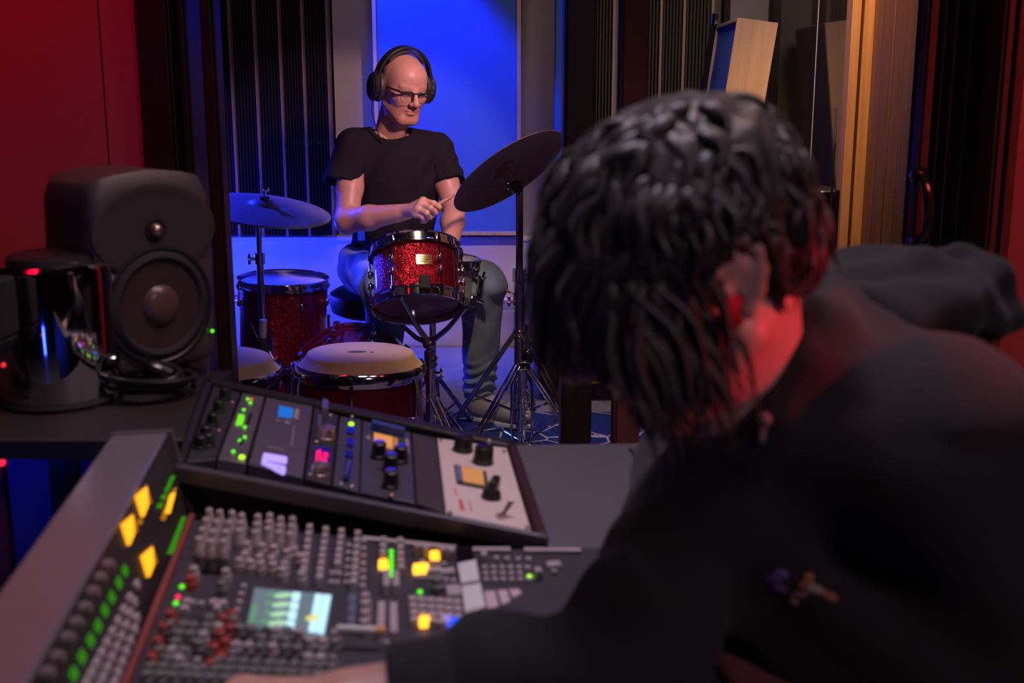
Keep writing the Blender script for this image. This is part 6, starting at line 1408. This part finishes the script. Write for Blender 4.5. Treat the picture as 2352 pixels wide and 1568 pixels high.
# right hand, low over the knobs
hd = (eWR - eER).normalized(); hx = Vector((hd.x, hd.y, 0)).normalized(); hs = Vector((-hx.y, hx.x, 0)) * -1.0     # hs: toward the far side = thumb side
if hs.y < 0: hs = -hs
eK = []; ef = []
for i in range(4):
    k0 = eWR + hx * (.088 - .006 * abs(i - 1)) + hs * (.030 - .020 * i) + ZU * (.006 - .004 * abs(i - 1.5)); eK.append(k0); l1 = (.043, .047, .043, .034)[i]; r = (.0100, .0100, .0096, .0086)[i]
    p1 = k0 + hx * l1 * .92 - ZU * l1 * .30 + hs * .003 * (1.5 - i); p2 = p1 + hx * l1 * .40 - ZU * l1 * .42; p3 = p2 + hx * l1 * .12 - ZU * l1 * .34
    p3.z = max(p3.z, .724); ef.append(([k0, p1, p2, p3], [r, r * .93, r * .85, r * .74]))
t0 = eWR + hx * .022 + hs * .024 - ZU * .006; eth = ([t0, t0 + hx * .034 + hs * .020 - ZU * .006, t0 + hx * .066 + hs * .022 - ZU * .014, t0 + hx * .090 + hs * .012 - ZU * .020], [.0165, .0125, .0105, .0086])
eV, eQ = arm(eSR, eER, eWR, hand_from(eWR, eK, ef, eth), .0045, .74)
# left hand resting at the console edge, below the frame
ld = Vector((-0.85, 0.30, -0.02)).normalized(); ls = Vector((-ld.y, ld.x, 0)); 
if ls.y > 0: ls = -ls
lK = []; lf = []
for i in range(4):
    k0 = eWL + ld * (.085 - .005 * abs(i - 1)) - ls * (.030 - .020 * i); lK.append(k0); l1 = (.043, .047, .043, .034)[i]; r = .0095
    p1 = k0 + ld * l1 * .9 - ZU * l1 * .25; p2 = p1 + ld * l1 * .4 - ZU * l1 * .3; p3 = p2 + ld * l1 * .25 - ZU * l1 * .2; p3.z = max(p3.z, .726); p2.z = max(p2.z, .726); lf.append(([k0, p1, p2, p3], [r, r * .93, r * .85, r * .74]))
t0 = eWL + ld * .022 - ls * .022; lth = ([t0, t0 + ld * .034 - ls * .022, t0 + ld * .062 - ls * .028, t0 + ld * .084 - ls * .026 - ZU * .006], [.0160, .0125, .0105, .0086])
lV, lQ = arm(eSL, eEL, eWL, hand_from(eWL, lK, lf, lth), .006, .74)
tr = SDF(A3((0.0, 0.62, 0.05)), A3((0.75, 1.3, 1.05)), 0.014); em = (eSR + eSL) / 2
for a, b, r0, r1 in ((EN, em - ZU * .08 + Vector((.06, .02, 0)), .055, .08), (em - ZU * .08 + Vector((.06, .02, 0)), eP + ZU * .06, .085, .10), (eSR + Vector((.02, 0, -.01)), eSL + Vector((.02, 0, -.01)), .05, .05), (eHR, eHL, .08, .08), (eHR, eKR, .07, .055), (eHL, eKL, .07, .055), (eKR, eKR + Vector((.06, 0, -.42)), .052, .04), (eKL, eKL + Vector((.06, 0, -.42)), .052, .04)): tr.cap(A3(a), A3(b), r0, r1, .03)
tV, tQ = tr.mesh(1); tone = lambda V: np.tile(np.array((0.58, 0.32, 0.25), np.float32), (len(V), 1))
organic('body', [(evw, eq), (eV, eQ), (lV, lQ), (tV, tQ)], SKIN, en, color=np.concatenate([et, tone(eV), tone(lV), tone(tV)]))

# hoodie
HOOD = mat('black_fleece', (0.0165, 0.0148, 0.0175), 0.95, noise=0.2, nscale=50, bump=0.35, bscale=700, sheen=0.06)
hs_ = SDF(A3((-0.16, 0.40, 0.44)), A3((0.80, 1.34, 1.14)), 0.0075)
ef_ = Vector((-0.92, -0.38, 0)).normalized(); er_ = Vector((-ef_.y, ef_.x, 0)) * -1
EM = np.array(Matrix((er_, ef_, ZU)).transposed())
hs_.ell(A3(em - ef_ * .045 - ZU * .135), (.195, .150, .160), EM, .03); hs_.ell(A3(em - ef_ * .10 - ZU * .25), (.195, .165, .19), EM, .06)
hs_.ell(A3(eP + ZU * .06), (.195, .155, .15), EM, .05)
hs_.cap(A3(eSR - ef_ * .02), A3(eSL - ef_ * .02), .072, .078, .05)
for s_ in (eSR, eSL): hs_.cap(A3(EN - ZU * .06), A3(s_), .055, .068, .04)
hs_.cap(A3(eSR), A3(eER), .074, .054, .04); hs_.cap(A3(eER), A3(eER.lerp(eWR, .55)), .053, .045, .025); hs_.cap(A3(eER.lerp(eWR, .55)), A3(eWR.lerp(eER, .10)), .045, .037, .02)
hs_.cap(A3(eSL), A3(eEL), .080, .066, .04); hs_.cap(A3(eEL), A3(eWL.lerp(eEL, .1)), .064, .040, .03)
cf = A3(eWR.lerp(eER, .12)); ax = A3((eWR - eER).normalized()); hs_.plane(cf, ax, cf - .07, cf + .07, .003); hs_.cap(cf - ax * .03, cf + ax * .04, .031, .032, .003, 'sub')
# collar roll and the hood bunched behind the neck
nk = Te @ Vector((0, -.040, -.165))
def EPx(px, py, Y): return A3(PY(px, py, Y))
hs_.chain([EPx(1553, 945, .885), EPx(1640, 1005, .825), EPx(1728, 1018, .80), EPx(1790, 950, .79), EPx(1855, 845, .80), EPx(1900, 748, .83), EPx(1918, 682, .88)], [.020, .022, .023, .023, .024, .025, .026], .018)
hs_.chain([EPx(1765, 1065, .83), EPx(1860, 985, .82), EPx(1935, 885, .83), EPx(1985, 805, .87)], [.04, .043, .044, .044], .025)
hs_.cap(A3(EN - ZU * .06), A3(em - ZU * .05), .07, .10, .04)
hs_.plane(A3(eP - ZU * .07), (0, 0, -1), A3(eP) - .4, A3(eP) + .3, .004)
def hf(x, y, z):
    d = np.exp(-(((x - eER.x) / .14) ** 2 + ((y - eER.y) / .14) ** 2)); t = np.exp(-(((x - eSR.x - .06) / .13) ** 2 + ((z - eSR.z + .12) / .15) ** 2))
    e = np.exp(-(((x - eWR.x) / .10) ** 2 + ((y - eWR.y) / .10) ** 2))
    return .0075 * d * np.sin(x * 62 + y * 48 - z * 20 + 2 * np.sin(y * 22)) + .0075 * t * np.sin(x * 48 + z * 60 + 1.6 * np.sin(y * 18)) + .006 * e * np.sin(x * 120 + y * 30) + .0065 * np.sin(z * 34 + x * 26 + 2.4 * np.sin(y * 11 + x * 8)) * (z < 0.95) * np.abs(np.sin(x * 7 + 2)) + wob(x, y, z, 20, .003)
hs_.warp(hf); hV, hQ = hs_.mesh(3); ho = organic('hoodie', [(hV, hQ)], HOOD, en)
hd_ = SDF(A3((0.15, 0.72, 0.84)), A3((0.72, 1.22, 1.14)), 0.006)
hd_.chain([EPx(1872, 650, 1.02), EPx(1960, 640, 1.01), EPx(2090, 632, 0.99), EPx(2215, 596, .97)], [.020, .024, .024, .016], .018)
hd_.chain([EPx(2215, 600, .97), EPx(2272, 655, .955), EPx(2288, 712, .945)], [.016, .020, .022], .016)
hd_.chain([EPx(1880, 770, .93), EPx(1960, 742, .90), EPx(2080, 722, .885), EPx(2190, 716, .89), EPx(2282, 716, .93)], [.030, .030, .030, .028, .022], .018)
hd_.chain([EPx(1900, 700, .965), EPx(2010, 690, .95), EPx(2130, 668, .935), EPx(2230, 650, .94)], [.034, .036, .034, .026], .016)
hd_.ell(EPx(2090, 690, .985), (.085, .070, .042), EM[:, [1, 0, 2]], .02); hd_.ell(EPx(1985, 690, 1.0), (.07, .06, .045), EM[:, [1, 0, 2]], .02)
hd_.chain([EPx(1860, 760, .99), EPx(1905, 680, 1.03), EPx(1870, 640, 1.05)], [.030, .030, .022], .018)
hd_.chain([EPx(1925, 668, .915), EPx(2010, 662, .905), EPx(2120, 690, .888)], [.007, .010, .007], .010, ) if False else None
hd_.warp(lambda x, y, z: .0045 * np.sin(x * 58 - z * 75 + 2 * np.sin(y * 24)) + .003 * np.sin(x * 95 + y * 60 + z * 40)); V, Q = hd_.mesh(2); organic('hood', [(V, Q)], HOOD, ho)
from mathutils.bvhtree import BVHTree
hb_ = BVHTree.FromPolygons([Vector(v) for v in hV], [tuple(int(i) for i in q) for q in hQ])
def onhood(px, py):
    r = ray(px, py).normalized(); loc, nr_, _, _ = hb_.ray_cast(CW, r); return (loc, nr_ if nr_.dot(r) < 0 else -nr_) if loc is not None else (CW + r, -r)
em_c = [((0.16, 0.10, 0.30), 'violet'), ((0.42, 0.14, 0.08), 'rust'), ((0.40, 0.30, 0.28), 'pale'), ((0.30, 0.12, 0.16), 'plum')]
def petals(L_):
    for px, py, a, b, rot, ci in L_:
        p, n_ = onhood(px, py); T = frame(p, CR, n_) @ Matrix.Rotation(radians(rot), 4, 'Z')
        xf(MB().ball((0, 0, 0), (a, b, .0016), n=14), T).build('emblem_petal', mat('thread_' + em_c[ci][1], em_c[ci][0], 0.8, noise=0.3, nscale=600, bump=0.4), ho)
petals([(1778, 1330, .0085, .0060, 40, 0), (1795, 1318, .0070, .0050, -20, 0), (1790, 1352, .0080, .0052, 10, 0), (1852, 1338, .0075, .0035, 35, 1), (1872, 1352, .0085, .0040, -15, 2), (1836, 1366, .0090, .0038, 30, 3), (1905, 1368, .0080, .0036, -30, 1), (1858, 1324, .0045, .0040, 0, 1), (1820, 1382, .0060, .0030, 20, 2)])
p, n_ = onhood(1762, 962); p2, n2 = onhood(1752, 1010)
MB().tube([p + n_ * .003, p.lerp(p2, .5) + n_ * .004, p2 + n2 * .003], [.0026, .0030, .0026], 8).ball(p + n_ * .005, .0058, n=12).build('drawstring', mat('grey_cord', (0.22, 0.19, 0.21), 0.6, noise=0.1), ho)
# cuff
cu = eWR.lerp(eER, .13); cv = (eWR - eER).normalized(); T = frame(cu, cv.orthogonal(), cv)
xf(MB().lathe([(.031, -.002), (.0405, -.004), (.042, -.022), (.043, -.050), (.040, -.056)], 40, cap0=False, cap1=False), T).build('cuff', HOOD, ho)
# trousers
PANT = mat('maroon_brown_twill', (0.16, 0.085, 0.085), 0.85, noise=0.15, nscale=40, bump=0.3, bscale=800)
ps = SDF(A3((-0.1, 0.55, 0.02)), A3((0.80, 1.32, 0.68)), 0.010)
ps.cap(A3(eHR), A3(eHL), .11, .11, .04); ps.ell(A3(eP + ZU * .08), (.165, .13, .12), EM, .04); ps.cap(A3(eHR), A3(eKR), .098, .078, .03); ps.cap(A3(eHL), A3(eKL), .098, .078, .03)
for k_ in (eKR, eKL): ps.cap(A3(k_), A3(k_ + Vector((.06, 0, -.43))), .076, .056, .02)
ps.warp(lambda x, y, z: wob(x, y, z, 26, .003)); V, Q = ps.mesh(2); organic('trousers', [(V, Q)], PANT, en)
for k_ in (eKR, eKL):
    f0_ = k_ + Vector((.08, 0, 0)); f0_.z = 0.0
    s = SDF(A3(f0_) + np.array([-.30, -.09, -.01]), A3(f0_) + np.array([.10, .09, .16]), .008); s.ell(A3(f0_) + np.array([-.13, 0, .045]), (.10, .047, .042), k=.02); s.ell(A3(f0_) + np.array([-.01, 0, .055]), (.075, .042, .052), k=.03); s.plane(A3(f0_) + np.array([0, 0, .004]), (0, 0, -1), A3(f0_) - .4, A3(f0_) + .4, .003)
    V, Q = s.mesh(1); organic('shoe', [(V, Q)], RUBBER, en)

# hair: a solid cap plus hundreds of loose wavy locks
HAIR = mat('dark_hair', (0.024, 0.018, 0.016), 0.44, noise=0.35, nscale=30, spec=0.55, sheen=0.1)
cs = SDF((-.12, -.15, -.13), (.12, .14, .17), .005)
cs.ell((0, -.018, .044), (.086, .108, .093), k=.01); cs.ell((0, -.070, -.025), (.062, .045, .055), k=.03)
cs.plane((0, .062, .030), (0, .62, -.78), (-.2, -.01, -.2), (.2, .2, .2), .012); cs.plane((0, -.035, -.050), (0, .45, -.89), (-.2, -.2, -.2), (.2, .2, .2), .012)
for q in (-1, 1): cs.ell((q * .086, -.004, -.02), (.026, .040, .048), k=.012, mode='sub')
cs.warp(lambda x, y, z: .004 * np.sin(x * 120 + 3 * np.sin(y * 60)) * np.sin(y * 95 + z * 70)); V, Q = cs.mesh(1)
hair = organic('hair', [(xform(V, Te), Q)], HAIR, en)
rnd = random.Random(21); lk = MB(); Tei = Te.inverted(); gdn = (Tei.to_3x3() @ Vector((0, 0, -1)))
cr = Vector((0.0, -.062, .118)); EC = Vector((0, -.014, .038)); ER_ = Vector((.0765, .0985, .0865))
def outside(p, f):
    q = p - EC; k = sqrt((q.x / (ER_.x * f)) ** 2 + (q.y / (ER_.y * f)) ** 2 + (q.z / (ER_.z * f)) ** 2)
    return EC + q / k if k < 1 else p
n_l = 0
while n_l < 580:
    th0 = rnd.uniform(0, 2 * pi); cz = rnd.uniform(-0.95, 1.0); u = Vector((sqrt(1 - cz * cz) * cos(th0), sqrt(1 - cz * cz) * sin(th0), cz))
    r0 = EC + Vector((u.x * ER_.x, u.y * ER_.y, u.z * ER_.z))
    if r0.y > .0 and r0.z < .045 + .25 * r0.y: continue
    if abs(r0.x) > .048 and r0.z < .010 and r0.y > -.040: continue
    if r0.z < -.02 and r0.y > -.045: continue
    front = max(0.0, min(1.0, (r0.y + .02) / .07)); nape = max(0.0, min(1.0, (.02 - r0.z) / .05))
    Ln = rnd.uniform(.055, .095) * (1 + .60 * front) * (1 - .45 * nape); w0 = rnd.uniform(.0048, .0102); ph = rnd.uniform(0, 6.28); cu_ = rnd.uniform(.5, 1.5)
    nrm = Vector((u.x / ER_.x, u.y / ER_.y, u.z / ER_.z)).normalized(); fl = r0 - cr; fl = fl - nrm * fl.dot(nrm); fl = fl.normalized() if fl.length > .004 else Vector((rnd.uniform(-1, 1), rnd.uniform(-1, 1), 0))
    d0 = (fl + nrm * rnd.uniform(.10, .34) + gdn * .22 + Vector((rnd.gauss(0, .30), rnd.gauss(0, .30), rnd.gauss(0, .2)))).normalized(); p = r0 - nrm * .004; pts = [p]; lift = 1.03 + rnd.uniform(0, .16); M_ = 9; sd = d0.cross(nrm).normalized()
    for i in range(M_):
        g = (i + 1) / M_; d0 = (d0 + gdn * (.16 + .16 * front) + sd * cu_ * .62 * sin(ph + i * 1.05) + nrm * .16 * cos(ph + i * 1.2)).normalized()
        p = outside(p + d0 * (Ln / M_), min(lift, 1.0 + .5 * g))
        if abs(p.x) > .055 and -.036 < p.y < .010 and p.z < .014: break
        pts.append(p)
    if len(pts) < 4: n_l += 1; continue
    M_ = len(pts) - 1
    rs = [w0 * (.55 + .45 * sin(pi * min(1, .15 + i / M_))) * (1 - .75 * max(0, i / M_ - .55) / .45) for i in range(M_ + 1)]
    lk.tube([Te @ q for q in pts], rs, 6, flat=.6); n_l += 1
for sgn in (-1, 1):
    for i in range(64):   # locks hanging over the temple and cheek, clear of the ear
        p = Vector((sgn * rnd.uniform(.058, .076), rnd.uniform(.010, .074), rnd.uniform(.005, .055))); pts = [p - Vector((sgn * .006, 0, 0))]; w0 = rnd.uniform(.004, .0078); ph = rnd.uniform(0, 6.28); d0 = Vector((sgn * .25, .1, -.9)); Ln = rnd.uniform(.075, .140); M_ = 8
        for k in range(M_):
            d0 = (d0 + gdn * .12 + Vector((sgn * .05, .34 * sin(ph + k * 1.0), 0))).normalized(); p = outside(p + d0 * (Ln / M_), 1.05)
            if abs(p.x) < .060: p.x = sgn * .060
            pts.append(p.copy())
        lk.tube([Te @ q for q in pts], [w0 * (.6 + .4 * sin(pi * min(1, .2 + k / M_))) * (1 - .75 * max(0, k / M_ - .55) / .45) for k in range(M_ + 1)], 6, flat=.6)
lk.build('locks', HAIR, hair, sharp=180)
# brow-length fringe reads over the face; ears stay free

# operator's chair under the engineer
ch = thing('office_chair', 'black swivel chair under the engineer', 'chair', (eP.x, eP.y, 0))
CHM = mat('chair_fabric', (0.03, 0.022, 0.024), 0.85, noise=0.2, nscale=90, bump=0.3)
MB().box((eP.x - .04, eP.y, eP.z - .155), (.46, .46, .07), Matrix.Rotation(radians(22), 3, 'Z')).build('seat', CHM, ch, bevel=.03, segs=4)
bk = eP - ef_ * .27; MB().box((bk.x, bk.y, eP.z + .16), (.05, .40, .42), Matrix.Rotation(radians(22), 3, 'Z') @ Matrix.Rotation(radians(6), 3, 'Y')).build('backrest', CHM, ch, bevel=.022, segs=4)
MB().tube([bk + Vector((.03, .012, -.02)), bk + Vector((.03, .012, -.19)), eP + Vector((.05, .02, -.20))], .018, 10).build('back_bar', BLACK, ch)
MB().cyl((eP.x, eP.y, .07), (eP.x, eP.y, eP.z - .185), .026).build('column', CHROME, ch)
for k in range(5):
    an = 2 * pi * k / 5 + .3; e = Vector((eP.x + .28 * cos(an), eP.y + .28 * sin(an), .065)); l = MB().tube([(eP.x, eP.y, .10), e], [.024, .016], 10).build('leg', BLACK, ch); MB().cyl(e + Vector((-.012 * sin(an), .012 * cos(an), -.037)), e - Vector((-.012 * sin(an), .012 * cos(an), .037)), .027).build('caster', RUBBER, l)
